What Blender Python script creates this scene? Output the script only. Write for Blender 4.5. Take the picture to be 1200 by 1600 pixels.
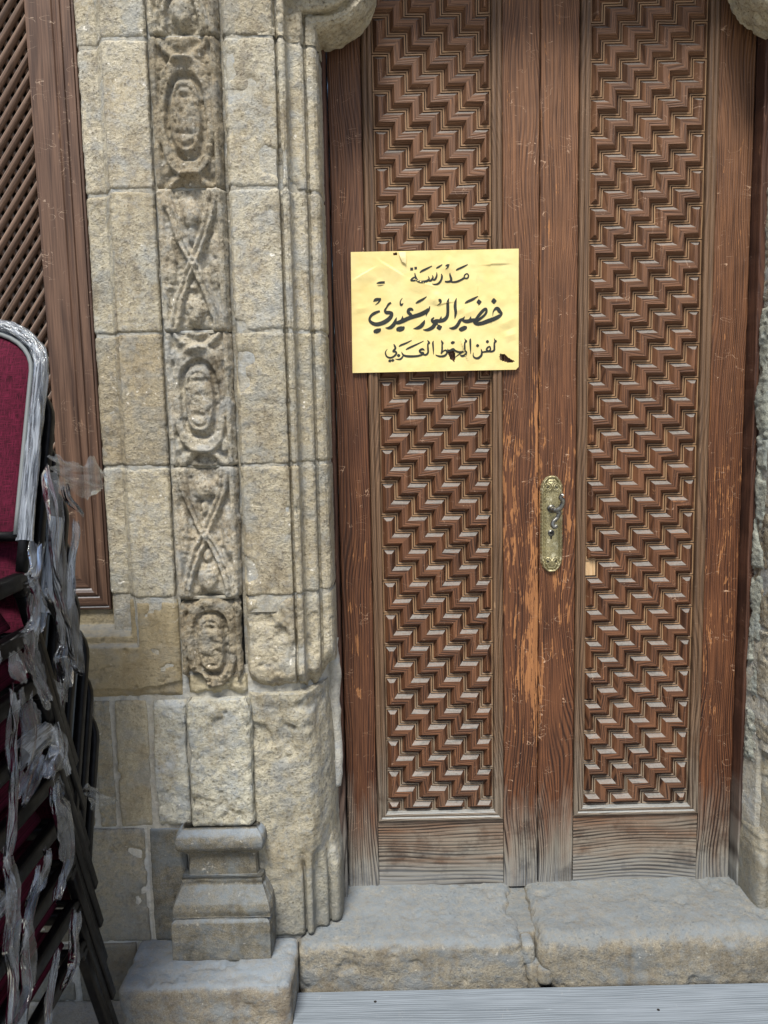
import bpy, bmesh, math, random
import numpy as np
R = math.radians
for o in list(bpy.data.objects): bpy.data.objects.remove(o)
scene = bpy.context.scene

# ------------------------------------------------------------------ camera, sky, sun, exposure
cam_d = bpy.data.cameras.new('camera'); cam = bpy.data.objects.new('camera', cam_d)
scene.collection.objects.link(cam); scene.camera = cam
cam_d.sensor_fit = 'VERTICAL'; cam_d.sensor_height = 36.0; cam_d.lens = 36.0 * 1250 / 1600
cam_d.clip_start = 0.02; cam_d.clip_end = 500
cam.location = (0, -2.05, 1.46)
from mathutils import Matrix, Euler, Vector
cam.rotation_euler = (Euler((R(90 - 7.0), 0, 0)).to_matrix() @ Matrix.Rotation(R(-1.17), 3, 'Z')).to_euler()

SUN_EL, SUN_AZ = 61.0, -14.0          # high, in front of the facade (behind the camera), a little from the left
world = bpy.data.worlds.new('World'); scene.world = world; world.use_nodes = True
wn = world.node_tree.nodes; bg = wn['Background']
sky = wn.new('ShaderNodeTexSky'); sky.sky_type = 'NISHITA'; sky.sun_disc = False
sky.sun_elevation = R(SUN_EL); sky.sun_rotation = R(180 + SUN_AZ); sky.dust_density = 2.0; sky.air_density = 1.0; sky.ozone_density = 1.0
bg.inputs['Strength'].default_value = 0.058
world.node_tree.links.new(sky.outputs[0], bg.inputs['Color'])
sd = bpy.data.lights.new('sun', 'SUN'); sun = bpy.data.objects.new('sun', sd); scene.collection.objects.link(sun)
sd.energy = 2.7; sd.angle = R(18); sd.color = (1.0, 0.95, 0.86)
dv = Vector((math.sin(R(SUN_AZ)) * math.cos(R(SUN_EL)), -math.cos(R(SUN_AZ)) * math.cos(R(SUN_EL)), math.sin(R(SUN_EL))))
sun.rotation_euler = dv.to_track_quat('Z', 'Y').to_euler(); sun.location = (0, -6, 8)
vs = scene.view_settings; vs.view_transform = 'Standard'; vs.look = 'None'; vs.exposure = 1.24; vs.gamma = 1.0
vs.use_curve_mapping = False

# ------------------------------------------------------------------ noise (numpy)
def _hash(ix, iy, iz, seed):
    h = (ix.astype(np.int64) * 374761393 + iy.astype(np.int64) * 668265263 + iz.astype(np.int64) * 2147483647 + seed * 1274126177) & 0xffffffff
    h = ((h ^ (h >> 13)) * 1274126177) & 0xffffffff
    h = ((h ^ (h >> 16)) * 2246822519) & 0xffffffff
    h = h ^ (h >> 15)
    return (h & 0xffff) / 32767.5 - 1.0
def vnoise(x, y, z, seed=0):
    x, y, z = np.broadcast_arrays(np.asarray(x, float), np.asarray(y, float), np.asarray(z, float))
    ix, iy, iz = np.floor(x), np.floor(y), np.floor(z)
    fx, fy, fz = x - ix, y - iy, z - iz
    ux, uy, uz = [f * f * f * (f * (f * 6 - 15) + 10) for f in (fx, fy, fz)]
    def c(a, b, d): return _hash(ix + a, iy + b, iz + d, seed)
    l = lambda a, b, t: a + (b - a) * t
    return l(l(l(c(0,0,0), c(1,0,0), ux), l(c(0,1,0), c(1,1,0), ux), uy), l(l(c(0,0,1), c(1,0,1), ux), l(c(0,1,1), c(1,1,1), ux), uy), uz)
def fbm(x, y, z, scale, octv=4, seed=0, gain=0.5):
    a, s, t = 1.0, 0.0, 0.0
    for k in range(octv):
        s = s + a * vnoise(np.asarray(x) * scale, np.asarray(y) * scale, np.asarray(z) * scale, seed + k * 17); t += a
        scale *= 2.03; a *= gain
    return s / t
def sstep(a, b, x):
    t = np.clip((np.asarray(x, float) - a) / (b - a), 0, 1); return t * t * (3 - 2 * t)

# ------------------------------------------------------------------ objects
LOC = {}
def link(o): scene.collection.objects.link(o); return o
def tag(o, label=None, cat=None, group=None, kind=None):
    if label: o['label'] = label
    if cat: o['category'] = cat
    if group: o['group'] = group
    if kind: o['kind'] = kind
    return o
def thing(name, loc, label, cat, group=None):
    o = link(bpy.data.objects.new(name, None)); o.location = loc; o.empty_display_size = 0.05
    LOC[o.name] = np.array(loc, float); return tag(o, label, cat, group)
def mesh_obj(name, verts, faces, mat, parent=None, smooth=False, uv=None, local=False):
    v = np.asarray(verts, float)
    base = LOC.get(parent.name, np.zeros(3)) if parent is not None else np.zeros(3)
    if not local: v = v - base
    me = bpy.data.meshes.new(name); me.from_pydata(v.tolist(), [], faces if isinstance(faces, list) else faces.tolist())
    if uv is not None:
        lay = me.uv_layers.new(name='UVMap'); lay.data.foreach_set('uv', np.asarray(uv, float).ravel())
    if smooth: me.polygons.foreach_set('use_smooth', np.ones(len(me.polygons), bool))
    if mat is not None: me.materials.append(mat)
    me.update()
    o = link(bpy.data.objects.new(name, me)); LOC[o.name] = base
    if parent is not None: o.parent = parent
    return o
def grid_faces(m, n, off=0, flip=False):
    j, i = np.meshgrid(np.arange(m - 1), np.arange(n - 1), indexing='ij')
    a = (j * n + i).ravel() + off
    f = np.stack([a, a + 1, a + 1 + n, a + n], 1)
    return f[:, ::-1] if flip else f
def box(x0, x1, y0, y1, z0, z1, ch=0.0):
    """box with chamfered long edges (24 verts) or plain"""
    if ch <= 0:
        v = [(x, y, z) for z in (z0, z1) for y in (y0, y1) for x in (x0, x1)]
        f = [(0,2,3,1), (4,5,7,6), (0,1,5,4), (2,6,7,3), (0,4,6,2), (1,3,7,5)]
        return np.array(v, float), f
    v = []; f = []
    idx = {}
    for sx in (0, 1):
        for sy in (0, 1):
            for sz in (0, 1):
                p = [(x0, x1)[sx], (y0, y1)[sy], (z0, z1)[sz]]; d = [1 - 2 * sx, 1 - 2 * sy, 1 - 2 * sz]
                for ax in range(3):
                    q = list(p)
                    for a in range(3):
                        if a != ax: q[a] += d[a] * ch
                    idx[(sx, sy, sz, ax)] = len(v); v.append(q)
    for ax in range(3):
        for s in (0, 1):
            o = [a for a in range(3) if a != ax]; loop = []
            for (a, b) in ((0,0), (1,0), (1,1), (0,1)):
                k = [0,0,0]; k[ax] = s; k[o[0]] = a; k[o[1]] = b; loop.append(idx[(*k, ax)])
            f.append(tuple(loop))
    for ax in range(3):
        o = [a for a in range(3) if a != ax]
        for a in (0, 1):
            for b in (0, 1):
                q = []
                for s in (0, 1):
                    k = [0,0,0]; k[ax] = s; k[o[0]] = a; k[o[1]] = b
                    q.append((idx[(*k, o[0])], idx[(*k, o[1])]))
                f.append((q[0][0], q[0][1], q[1][1], q[1][0]))
    for sx in (0, 1):
        for sy in (0, 1):
            for sz in (0, 1): f.append(tuple(idx[(sx, sy, sz, a)] for a in range(3)))
    return np.array(v, float), f
def fix_normals(o):
    bm = bmesh.new(); bm.from_mesh(o.data); bmesh.ops.recalc_face_normals(bm, faces=bm.faces); bm.to_mesh(o.data); bm.free(); return o
def box_obj(name, b, mat, parent=None, ch=0.002):
    v, f = box(*b, ch); return fix_normals(mesh_obj(name, v, f, mat, parent))
def frames(path):
    """rotation-minimising frames along a polyline"""
    P = np.asarray(path, float); T = np.gradient(P, axis=0); T /= np.linalg.norm(T, axis=1)[:, None] + 1e-12
    up = np.array([0, 0, 1.0]) if abs(T[0][2]) < 0.9 else np.array([0, 1.0, 0])
    n = np.cross(T[0], up); n /= np.linalg.norm(n); Ns = []
    for t in T:
        n = n - t * n.dot(t); n /= np.linalg.norm(n) + 1e-12; Ns.append(n)
    Ns = np.array(Ns); return P, T, Ns, np.cross(T, Ns)
def tube(path, rad, seg=10, section=None, caps=True):
    P, T, A, B = frames(path); m = len(P); rad = np.broadcast_to(np.asarray(rad, float), (m,))
    if section is None:
        th = np.arange(seg) / seg * 2 * math.pi; sec = np.stack([np.cos(th), np.sin(th)], 1)
    else: sec = np.asarray(section, float); seg = len(sec)
    V = P[:, None, :] + rad[:, None, None] * (sec[None, :, 0, None] * A[:, None, :] + sec[None, :, 1, None] * B[:, None, :])
    V = V.reshape(-1, 3); F = []
    for j in range(m - 1):
        for i in range(seg):
            a = j * seg + i; b = j * seg + (i + 1) % seg; F.append((a, b, b + seg, a + seg))
    if caps: F.append(tuple(range(seg - 1, -1, -1))); F.append(tuple((m - 1) * seg + i for i in range(seg)))
    return V, F
def rsquare(r=0.3, h=1.0, w=1.0):
    """rounded rectangle section, half sizes w,h"""
    out = []
    for cx, cy, a0 in ((w - r, h - r, 0), (-w + r, h - r, 90), (-w + r, -h + r, 180), (w - r, -h + r, 270)):
        for a in (0, 45, 90): out.append((cx + r * math.cos(R(a0 + a)), cy + r * math.sin(R(a0 + a))))
    return np.array(out)
def smooth_path(pts, n=8):
    """Catmull-Rom"""
    P = np.asarray(pts, float); Q = np.vstack([2 * P[0] - P[1], P, 2 * P[-1] - P[-2]]); out = []
    for i in range(1, len(Q) - 2):
        for t in np.linspace(0, 1, n, endpoint=False):
            a, b, c, d = Q[i-1], Q[i], Q[i+1], Q[i+2]
            out.append(0.5 * ((2*b) + (-a + c) * t + (2*a - 5*b + 4*c - d) * t*t + (-a + 3*b - 3*c + d) * t**3))
    out.append(P[-1]); return np.array(out)
def join_vf(parts):
    V = []; F = []; o = 0
    for v, f in parts:
        V.append(np.asarray(v)); F += [tuple(int(k) + o for k in q) for q in f]; o += len(v)
    return np.vstack(V), F

# ------------------------------------------------------------------ materials
class MT:
    def __init__(s, name):
        s.m = bpy.data.materials.new(name); s.m.use_nodes = True; s.t = s.m.node_tree; s.t.nodes.clear()
        s.out = s.t.nodes.new('ShaderNodeOutputMaterial')
    def N(s, typ, ins=None, **at):
        n = s.t.nodes.new('ShaderNode' + typ)
        for k, v in at.items(): setattr(n, k, v)
        for k, v in (ins or {}).items(): s.set(n.inputs[k], v)
        return n
    def set(s, sock, v):
        if hasattr(v, 'is_output') or isinstance(v, bpy.types.NodeSocket): s.t.links.new(v, sock)
        else:
            try: sock.default_value = v
            except Exception: sock.default_value = (*v, 1.0) if len(v) == 3 else v
    def pos(s): return s.N('NewGeometry').outputs['Position']
    def objc(s): return s.N('TexCoord').outputs['Object']
    def uv(s): return s.N('TexCoord').outputs['UV']
    def sep(s, v):
        n = s.N('SeparateXYZ', {0: v}); return n.outputs[0], n.outputs[1], n.outputs[2]
    def comb(s, x, y, z): return s.N('CombineXYZ', {0: x, 1: y, 2: z}).outputs[0]
    def vmul(s, v, k): return s.N('VectorMath', {0: v, 1: k}, operation='MULTIPLY').outputs[0]
    def vadd(s, v, k): return s.N('VectorMath', {0: v, 1: k}, operation='ADD').outputs[0]
    def M(s, op, a, b=0.0, clamp=False): return s.N('Math', {0: a, 1: b}, operation=op, use_clamp=clamp).outputs[0]
    def noise(s, v, scale, detail=4.0, rough=0.55, dist=0.0): return s.N('TexNoise', {'Vector': v, 'Scale': scale, 'Detail': detail, 'Roughness': rough, 'Distortion': dist}).outputs['Fac']
    def vor(s, v, scale, feature='F1', out='Distance', rnd=1.0): return s.N('TexVoronoi', {'Vector': v, 'Scale': scale, 'Randomness': rnd}, feature=feature).outputs[out]
    def mr(s, v, a, b, c=0.0, d=1.0, smooth=False):
        n = s.N('MapRange', {0: v, 1: a, 2: b, 3: c, 4: d}); n.clamp = True
        if smooth: n.interpolation_type = 'SMOOTHSTEP'
        return n.outputs[0]
    def mix(s, f, a, b, blend='MIX'):
        n = s.N('Mix', data_type='RGBA', blend_type=blend); n.clamp_factor = True
        s.set(n.inputs[0], f); s.set(n.inputs[6], a); s.set(n.inputs[7], b); return n.outputs[2]
    def ramp(s, f, stops):
        n = s.N('ValToRGB', {0: f}); cr = n.color_ramp
        while len(cr.elements) < len(stops): cr.elements.new(0.5)
        for e, (p, c) in zip(cr.elements, stops): e.position = p; e.color = (*c, 1.0)
        return n.outputs[0]
    def bump(s, h, dist, strength=1.0, normal=None):
        n = s.N('Bump', {'Height': h, 'Distance': dist, 'Strength': strength})
        if normal is not None: s.set(n.inputs['Normal'], normal)
        return n.outputs[0]
    def done(s, col, rough=0.8, normal=None, metal=0.0, spec=0.3, **kw):
        p = s.N('BsdfPrincipled', {'Base Color': col, 'Roughness': rough, 'Metallic': metal, 'Specular IOR Level': spec})
        for k, v in kw.items(): s.set(p.inputs[k.replace('_', ' ')], v)
        if normal is not None: s.set(p.inputs['Normal'], normal)
        s.t.links.new(p.outputs[0], s.out.inputs[0]); return s.m

def stone_mat(name, ca, cb, cc, dirt, dust=(0.30, 0.33, 0.36), dust_amt=0.5, grain=1.0, pits=0.5, white=0.3, dirt_amt=0.5, seed=0.0, low=None, up=None):
    t = MT(name); p = t.vadd(t.pos(), (seed, seed * 1.7, seed * 0.6))
    big = t.noise(p, 6.0, 3, 0.6); mid = t.noise(t.vmul(p, (1, 1, 1.15)), 55.0, 4, 0.66); fine = t.noise(p, 165.0, 4, 0.72); vf = t.noise(p, 430.0, 1, 0.6)
    st = t.noise(t.vmul(p, (1.0, 1.0, 0.6)), 12.0, 4, 0.7, 0.5)
    c = t.mix(t.mr(big, 0.38, 0.62), ca, cb)
    c = t.mix(t.mr(mid, 0.46, 0.66), c, cc)
    c = t.mix(t.mr(vf, 0.35, 0.68, 0.0, 0.40 * grain), c, t.mix(0.5, c, (0.80, 0.77, 0.68)))
    c = t.mix(t.M('MULTIPLY', t.mr(fine, 0.50, 0.68, 0.0, 0.62 * grain), t.mr(st, 0.34, 0.56, 0.35, 1.0)), c, t.mix(0.8, c, dirt))
    c = t.mix(t.mr(fine, 0.44, 0.30, 0.0, 0.30 * grain), c, t.mix(0.4, c, (0.80, 0.77, 0.68)))
    c = t.mix(t.mr(st, 0.50, 0.72, 0.0, dirt_amt), c, dirt)
    strk = t.noise(t.vadd(t.vmul(p, (9.0, 9.0, 0.9)), (5.0, 1.0, 2.0)), 3.0, 3, 0.6)   # rain streaks and soot
    c = t.mix(t.M('MULTIPLY', t.mr(strk, 0.50, 0.72, 0.0, 0.55), t.mr(big, 0.62, 0.40)), c, t.mix(0.7, c, dirt))
    c = t.mix(t.mr(t.noise(t.vadd(p, (3.1, 0, 7.7)), 17.0, 3, 0.62, 0.3), 0.50, 0.66, 0.0, dust_amt), c, dust)
    w = t.M('MULTIPLY', t.mr(t.noise(t.vadd(p, (9.0, 2, 1.0)), 80.0, 2, 0.5), 0.66, 0.72, 0.0, white), t.mr(st, 0.52, 0.40))
    c = t.mix(w, c, (0.80, 0.78, 0.72))
    if low:  # darker blue-grey towards the foot of the wall
        z = t.sep(t.pos())[2]
        c = t.mix(t.mr(t.M('ADD', z, t.M('MULTIPLY', st, 0.5)), low[0] + 0.25, low[1] + 0.25, 0.0, low[2]), c, low[3])
    if up:   # ledge dust, with bluish sky light painted into upward faces
        nz = t.sep(t.N('NewGeometry').outputs['Normal'])[2]
        c = t.mix(t.M('MULTIPLY', t.mr(nz, 0.3, 0.8), t.mr(mid, 0.3, 0.6, up[1] * 0.5, up[1])), c, up[0])
    rv = t.N('ObjectInfo').outputs['Random']   # every block its own tone
    c = t.mix(1.0, c, t.ramp(rv, [(0.0, (0.76, 0.72, 0.66)), (0.5, (0.95, 0.95, 0.94)), (1.0, (1.06, 1.06, 1.07))]), 'MULTIPLY')
    sm = t.mr(big, 0.36, 0.56, 0.45, 1.0)      # smoother and rougher passages
    h = t.M('ADD', t.M('MULTIPLY', fine, 0.55), t.M('MULTIPLY', vf, 0.12))
    h = t.M('ADD', h, t.M('MULTIPLY', mid, 0.55))
    h = t.M('SUBTRACT', h, t.mr(fine, 0.60, 0.72, 0.0, pits * 0.5))
    return t.done(c, 0.92, t.bump(t.M('MULTIPLY', h, sm), 0.0088 * grain, 1.0), spec=0.15)

def wood_mat(name, dark, mid, light, axis='Z', grey=None, wear=0.3, scratch=0.5, ring=38.0, relief=0.004, use_uv=False, rough=0.55, weather=(0.75, 0.2), fine=1.0, dust=None, edge_x=None, fade=None, warpk=0.13):
    t = MT(name)
    if use_uv:
        uu, vv, _ = t.sep(t.uv()); rnd = t.M('MULTIPLY', t.N('ObjectInfo').outputs['Random'], 40.0)
        along, across, dep = t.M('ADD', vv, rnd), t.M('ADD', uu, t.M('MULTIPLY', rnd, 0.37)), rnd
        _, _, zz = t.sep(t.pos())
    else:
        x, y, z = t.sep(t.pos()); zz = z; rnd = t.M('MULTIPLY', t.N('ObjectInfo').outputs['Random'], 13.0)
        if axis == 'Z': along, across, dep = t.M('ADD', z, rnd), t.M('ADD', x, rnd), y
        elif axis == 'XY': along, across, dep = t.M('ADD', x, rnd), y, z
        else: along, across, dep = t.M('ADD', x, rnd), t.M('ADD', z, rnd), y
    v = t.comb(across, dep, along)
    warp = t.noise(t.comb(t.M('MULTIPLY', across, 4.0), dep, t.M('MULTIPLY', along, 1.1)), 1.6, 1, 0.5)
    ringc = t.M('ADD', across, t.M('MULTIPLY', warp, warpk))
    ringc = t.M('ADD', ringc, t.M('MULTIPLY', t.noise(t.comb(t.M('MULTIPLY', across, 9.0), dep, t.M('MULTIPLY', along, 2.5)), 4.0, 2, 0.6), 0.004))
    ringc = t.M('ADD', ringc, t.M('MULTIPLY', t.noise(t.comb(t.M('MULTIPLY', ringc, 75.0), rnd, 0.0), 1.0, 2, 0.6), 0.011))   # uneven growth
    rg = t.M('ADD', t.M('MULTIPLY', t.M('SINE', t.M('MULTIPLY', ringc, ring * 6.283)), 0.5), 0.5)
    rg = t.M('POWER', rg, 1.6)
    rg = t.M('MULTIPLY', rg, t.mr(t.noise(t.comb(t.M('MULTIPLY', across, 38.0), dep, t.M('MULTIPLY', along, 2.2)), 1.0, 2, 0.6), 0.32, 0.62, 0.2, 1.0))
    fib = t.noise(t.comb(t.M('MULTIPLY', across, 260.0), t.M('MULTIPLY', dep, 120.0), t.M('MULTIPLY', along, 7.0)), 1.0, 2, 0.6)
    blot = t.noise(t.comb(t.M('MULTIPLY', across, 14.0), dep, t.M('MULTIPLY', along, 3.0)), 1.0, 3, 0.6)
    if fade is not None: mid = t.mix(t.mr(t.M('ADD', zz, t.M('MULTIPLY', blot, 0.5)), 1.5, 2.4, 0.0, 0.85), mid, fade)
    c = t.mix(t.M('MULTIPLY', t.mr(rg, 0.08, 0.75), t.mr(zz, 1.9, 0.7, 0.5, 0.95)), t.mix(0.16, mid, light), dark)
    c = t.mix(t.mr(fib, 0.45, 0.75, 0.0, 0.75 * fine), c, dark)
    c = t.mix(t.mr(fib, 0.48, 0.25, 0.0, 0.45 * fine), c, t.mix(0.5, mid, light))
    c = t.mix(t.mr(blot, 0.35, 0.7, 0.0, 0.5), c, t.mix(0.5, c, dark))
    # paint worn through to raw wood in long flakes
    fl = t.noise(t.comb(t.M('MULTIPLY', across, 85.0), t.M('MULTIPLY', dep, 30.0), t.M('MULTIPLY', along, 13.0)), 1.0, 4, 0.68, 0.4)
    zone = t.noise(t.comb(t.M('MULTIPLY', across, 9.0), dep, t.M('MULTIPLY', along, 1.6)), 1.0, 3, 0.5)
    if use_uv: wz = 0.6
    else: wz = t.M('MULTIPLY', t.mr(zz, 0.45, 0.8), t.mr(zz, 1.75, 1.15, 0.25, 1.0))
    thr = t.M('SUBTRACT', 0.715, t.M('MULTIPLY', t.M('MULTIPLY', wz, wear), t.mr(zone, 0.35, 0.68, 0.0, 0.12)))
    if edge_x is not None:   # hands wear the meeting edge bare
        thr = t.M('SUBTRACT', thr, t.M('MULTIPLY', t.mr(t.M('ABSOLUTE', t.M('SUBTRACT', x, edge_x)), 0.022, 0.004, 0.0, 0.145), t.M('MULTIPLY', t.mr(zz, 0.35, 0.6), t.mr(zz, 2.2, 1.3))))
    wr = t.mr(t.M('SUBTRACT', t.M('SUBTRACT', fl, t.M('MULTIPLY', t.M('SUBTRACT', rg, 0.4), 0.10)), thr), 0.0, 0.025)
    c = t.mix(t.M('MULTIPLY', wr, 0.9), c, t.mix(t.mr(fib, 0.35, 0.65), light, t.mix(0.5, light, mid)))
    # scratches
    sn = t.noise(t.comb(t.M('MULTIPLY', across, 18.0), t.M('MULTIPLY', dep, 10.0), t.M('MULTIPLY', along, 42.0)), 1.0, 1.5, 0.5, 1.2)
    sl = t.mr(t.M('ABSOLUTE', t.M('SUBTRACT', sn, 0.5)), 0.0055, 0.0015)
    sm = t.mr(t.noise(t.comb(across, t.M('ADD', dep, 4.0), along), 22.0, 2), 0.55, 0.61)
    c = t.mix(t.M('MULTIPLY', t.M('MULTIPLY', sl, sm), scratch), c, t.mix(0.4, light, (0.62, 0.52, 0.42)))
    hgt = t.M('ADD', t.M('MULTIPLY', rg, -0.6), t.M('MULTIPLY', fib, -0.5))
    if grey is not None:
        wn_ = t.noise(t.comb(t.M('MULTIPLY', across, 30.0), dep, t.M('MULTIPLY', along, 5.0)), 1.0, 4, 0.6)
        gz = t.mr(t.M('ADD', zz, t.M('MULTIPLY', t.M('SUBTRACT', wn_, 0.5), 0.45)), weather[0], weather[1])
        gc = t.mix(t.mr(t.M('ADD', t.M('MULTIPLY', rg, 0.7), t.M('MULTIPLY', fib, 0.5)), 0.3, 0.85), grey, t.mix(0.75, dark, (0.022, 0.021, 0.02)))
        stn = t.mr(t.noise(t.comb(t.M('MULTIPLY', across, 8.0), dep, t.M('MULTIPLY', along, 8.0)), 1.0, 5, 0.65), 0.52, 0.66)
        gc = t.mix(t.M('MULTIPLY', stn, 0.85), gc, (0.022, 0.02, 0.018))
        c = t.mix(t.M('MULTIPLY', gz, 0.92), c, gc)
        # street dust on the last hand's breadth
        dz = t.mr(t.M('ADD', zz, t.M('MULTIPLY', t.M('SUBTRACT', wn_, 0.5), 0.16)), 0.27, 0.17)
        c = t.mix(t.M('MULTIPLY', t.M('MULTIPLY', dz, t.mr(fib, 0.7, 0.4)), 0.6), c, (0.21, 0.23, 0.25))
    if dust is not None:   # dust with sky light painted into the colour of upward-facing bevels
        nz = t.sep(t.N('NewGeometry').outputs['Normal'])[2]
        dn = t.noise(t.pos(), 190.0, 2, 0.6)
        c = t.mix(t.M('MULTIPLY', t.mr(nz, 0.22, 0.42), t.mr(dn, 0.25, 0.6, dust[1] * 0.55, dust[1])), c, dust[0])
    nb = t.bump(hgt, relief, 0.8)
    return t.done(c, t.mr(wr, 0, 1, rough, 0.8), nb, spec=0.35)

# ------------------------------------------------------------------ stone
TAN, BEIGE, GREYS = (0.36, 0.315, 0.22), (0.435, 0.40, 0.305), (0.26, 0.25, 0.22)
UP_DUST_SKY = ((0.185, 0.222, 0.262), 0.82)  # blue-grey for dust and painted sky light on upward faces: colour, amount
M_UP = stone_mat('weathered_sandstone', TAN, BEIGE, GREYS, (0.105, 0.075, 0.042), (0.30, 0.325, 0.335), 0.5, 1.0, 0.8, 0.9, 0.55)
M_CARVE = stone_mat('carved_sandstone', (0.295, 0.25, 0.175), (0.36, 0.325, 0.245), (0.255, 0.25, 0.22), (0.07, 0.05, 0.028), (0.27, 0.29, 0.30), 0.55, 1.15, 0.9, 0.9, 0.7, 3.3)
M_SILL = stone_mat('cut_limestone', (0.37, 0.32, 0.205), (0.42, 0.375, 0.26), (0.30, 0.27, 0.19), (0.17, 0.13, 0.075), (0.33, 0.345, 0.34), 0.35, 0.6, 0.9, 0.4, 0.42, 6.1, None, ((0.24, 0.265, 0.285), 0.8))
M_ROUGH = stone_mat('rough_limestone', (0.38, 0.37, 0.305), (0.55, 0.545, 0.46), (0.26, 0.285, 0.295), (0.19, 0.145, 0.07), (0.33, 0.37, 0.41), 0.6, 1.15, 0.9, 0.9, 0.40, 9.2, (0.42, 0.15, 0.65, (0.19, 0.21, 0.22)))
M_DARKST = stone_mat('old_wall_stone', (0.27, 0.24, 0.17), (0.34, 0.305, 0.22), (0.21, 0.215, 0.195), (0.11, 0.085, 0.055), (0.26, 0.29, 0.31), 0.5, 0.9, 0.6, 0.4, 0.55, 12.4, (0.5, 0.2, 0.45, (0.16, 0.17, 0.17)))
M_BASE = stone_mat('base_stone', (0.125, 0.115, 0.088), (0.165, 0.15, 0.115), (0.11, 0.118, 0.122), (0.030, 0.026, 0.02), (0.14, 0.165, 0.185), 0.6, 0.6, 0.5, 0.3, 0.7, 15.9, None, UP_DUST_SKY)
M_STEP = stone_mat('threshold_stone', (0.205, 0.19, 0.155), (0.28, 0.26, 0.21), (0.155, 0.17, 0.18), (0.085, 0.06, 0.036), (0.19, 0.22, 0.25), 0.7, 0.8, 0.6, 0.3, 0.5, 21.3, None, UP_DUST_SKY)
M_MORTAR = stone_mat('lime_mortar', (0.46, 0.46, 0.42), (0.54, 0.54, 0.51), (0.38, 0.39, 0.38), (0.24, 0.21, 0.16), (0.40, 0.44, 0.48), 0.6, 0.8, 0.5, 0.8, 0.4, 25.0)
M_MORTARD = stone_mat('old_mortar', (0.30, 0.285, 0.235), (0.38, 0.36, 0.30), (0.27, 0.28, 0.27), (0.12, 0.095, 0.06), (0.32, 0.35, 0.37), 0.6, 0.8, 0.5, 0.9, 0.45, 27.0)

def resample(prof, step):
    P = np.asarray(prof, float); seg = np.linalg.norm(np.diff(P, axis=0), axis=1); s = np.concatenate([[0], np.cumsum(seg)])
    q = set(np.linspace(0, s[-1], max(3, int(s[-1] / step) + 1)).round(6)) | set(s.round(6)); q = np.array(sorted(q))
    keep = [0]
    for i in range(1, len(q)):
        if q[i] - q[keep[-1]] > step * 0.3 or i == len(q) - 1: keep.append(i)
    q = q[keep]
    pts = np.stack([np.interp(q, s, P[:, k]) for k in (0, 1)], 1)
    d = np.gradient(pts, axis=0); d /= np.linalg.norm(d, axis=1)[:, None] + 1e-9
    return pts, np.stack([d[:, 1], -d[:, 0]], 1), q
def rough_h(X, Y, Z, amp, seed):
    h = amp * 0.9 * fbm(X, Y, Z, 13, 3, seed) + amp * 0.55 * fbm(X, Y, Z * 1.4, 95, 2, seed + 5)
    pit = fbm(X, Y, Z, 55, 2, seed + 9); h = h - amp * 0.9 * sstep(0.3, 0.6, pit)
    return h
def surf_block(name, prof, zlo, zhi, mat, parent, hf=None, amp=0.002, seed=0, step=0.0032, edge=0.0034, edepth=0.0046, sides=(True, True), mirror=None, skirt=0.03, yonly=False):
    pts, nr, s = resample(prof, step); n = len(s)
    zl = zlo(pts[:, 0]) if callable(zlo) else np.full(n, zlo, float); zh = zhi(pts[:, 0]) if callable(zhi) else np.full(n, zhi, float)
    m = max(4, int((zh - zl).max() / step)); t = np.linspace(0, 1, m)
    # sample densely at the rounded edges
    Z = zl[None] + (zh - zl)[None] * t[:, None]; X = np.broadcast_to(pts[None, :, 0], Z.shape); Y = np.broadcast_to(pts[None, :, 1], Z.shape)
    h = rough_h(X + seed * 0.37, Y, Z, amp, seed)
    if hf is not None: h = h + hf(X, Y, Z)
    rag = 1.0 + 0.9 * fbm(X + seed, Y, Z, 28, 3, seed + 31)
    ed = np.minimum(Z - zl[None], zh[None] - Z)
    if sides[0]: ed = np.minimum(ed, s[None] - s[0])
    if sides[1]: ed = np.minimum(ed, s[-1] - s[None])
    h = h - edepth * np.exp(-(ed / (edge * np.clip(rag, 0.35, 2))) ** 2)
    VX = X + nr[None, :, 0] * h; VY = Y + nr[None, :, 1] * h
    if yonly: VX = X + 0 * h; VY = Y - h
    V = np.stack([VX, VY, Z], -1).reshape(-1, 3); F = grid_faces(m, n)
    rim = np.concatenate([np.arange(n), np.arange(1, m) * n + n - 1, (m - 1) * n + np.arange(n - 2, -1, -1), np.arange(m - 2, 0, -1) * n])
    W = V[rim].copy(); W[:, 1] = np.maximum(W[:, 1] + skirt, -0.12)
    k = len(rim); o = len(V); a = np.arange(k); b = (a + 1) % k
    F2 = np.stack([rim[a], o + a, o + b, rim[b]], 1)
    V = np.vstack([V, W]); F = np.vstack([F, F2])
    if mirror is not None: V[:, 0] = 2 * mirror - V[:, 0]; F = F[:, ::-1]
    return mesh_obj(name, V, F, mat, parent, True)

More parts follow.
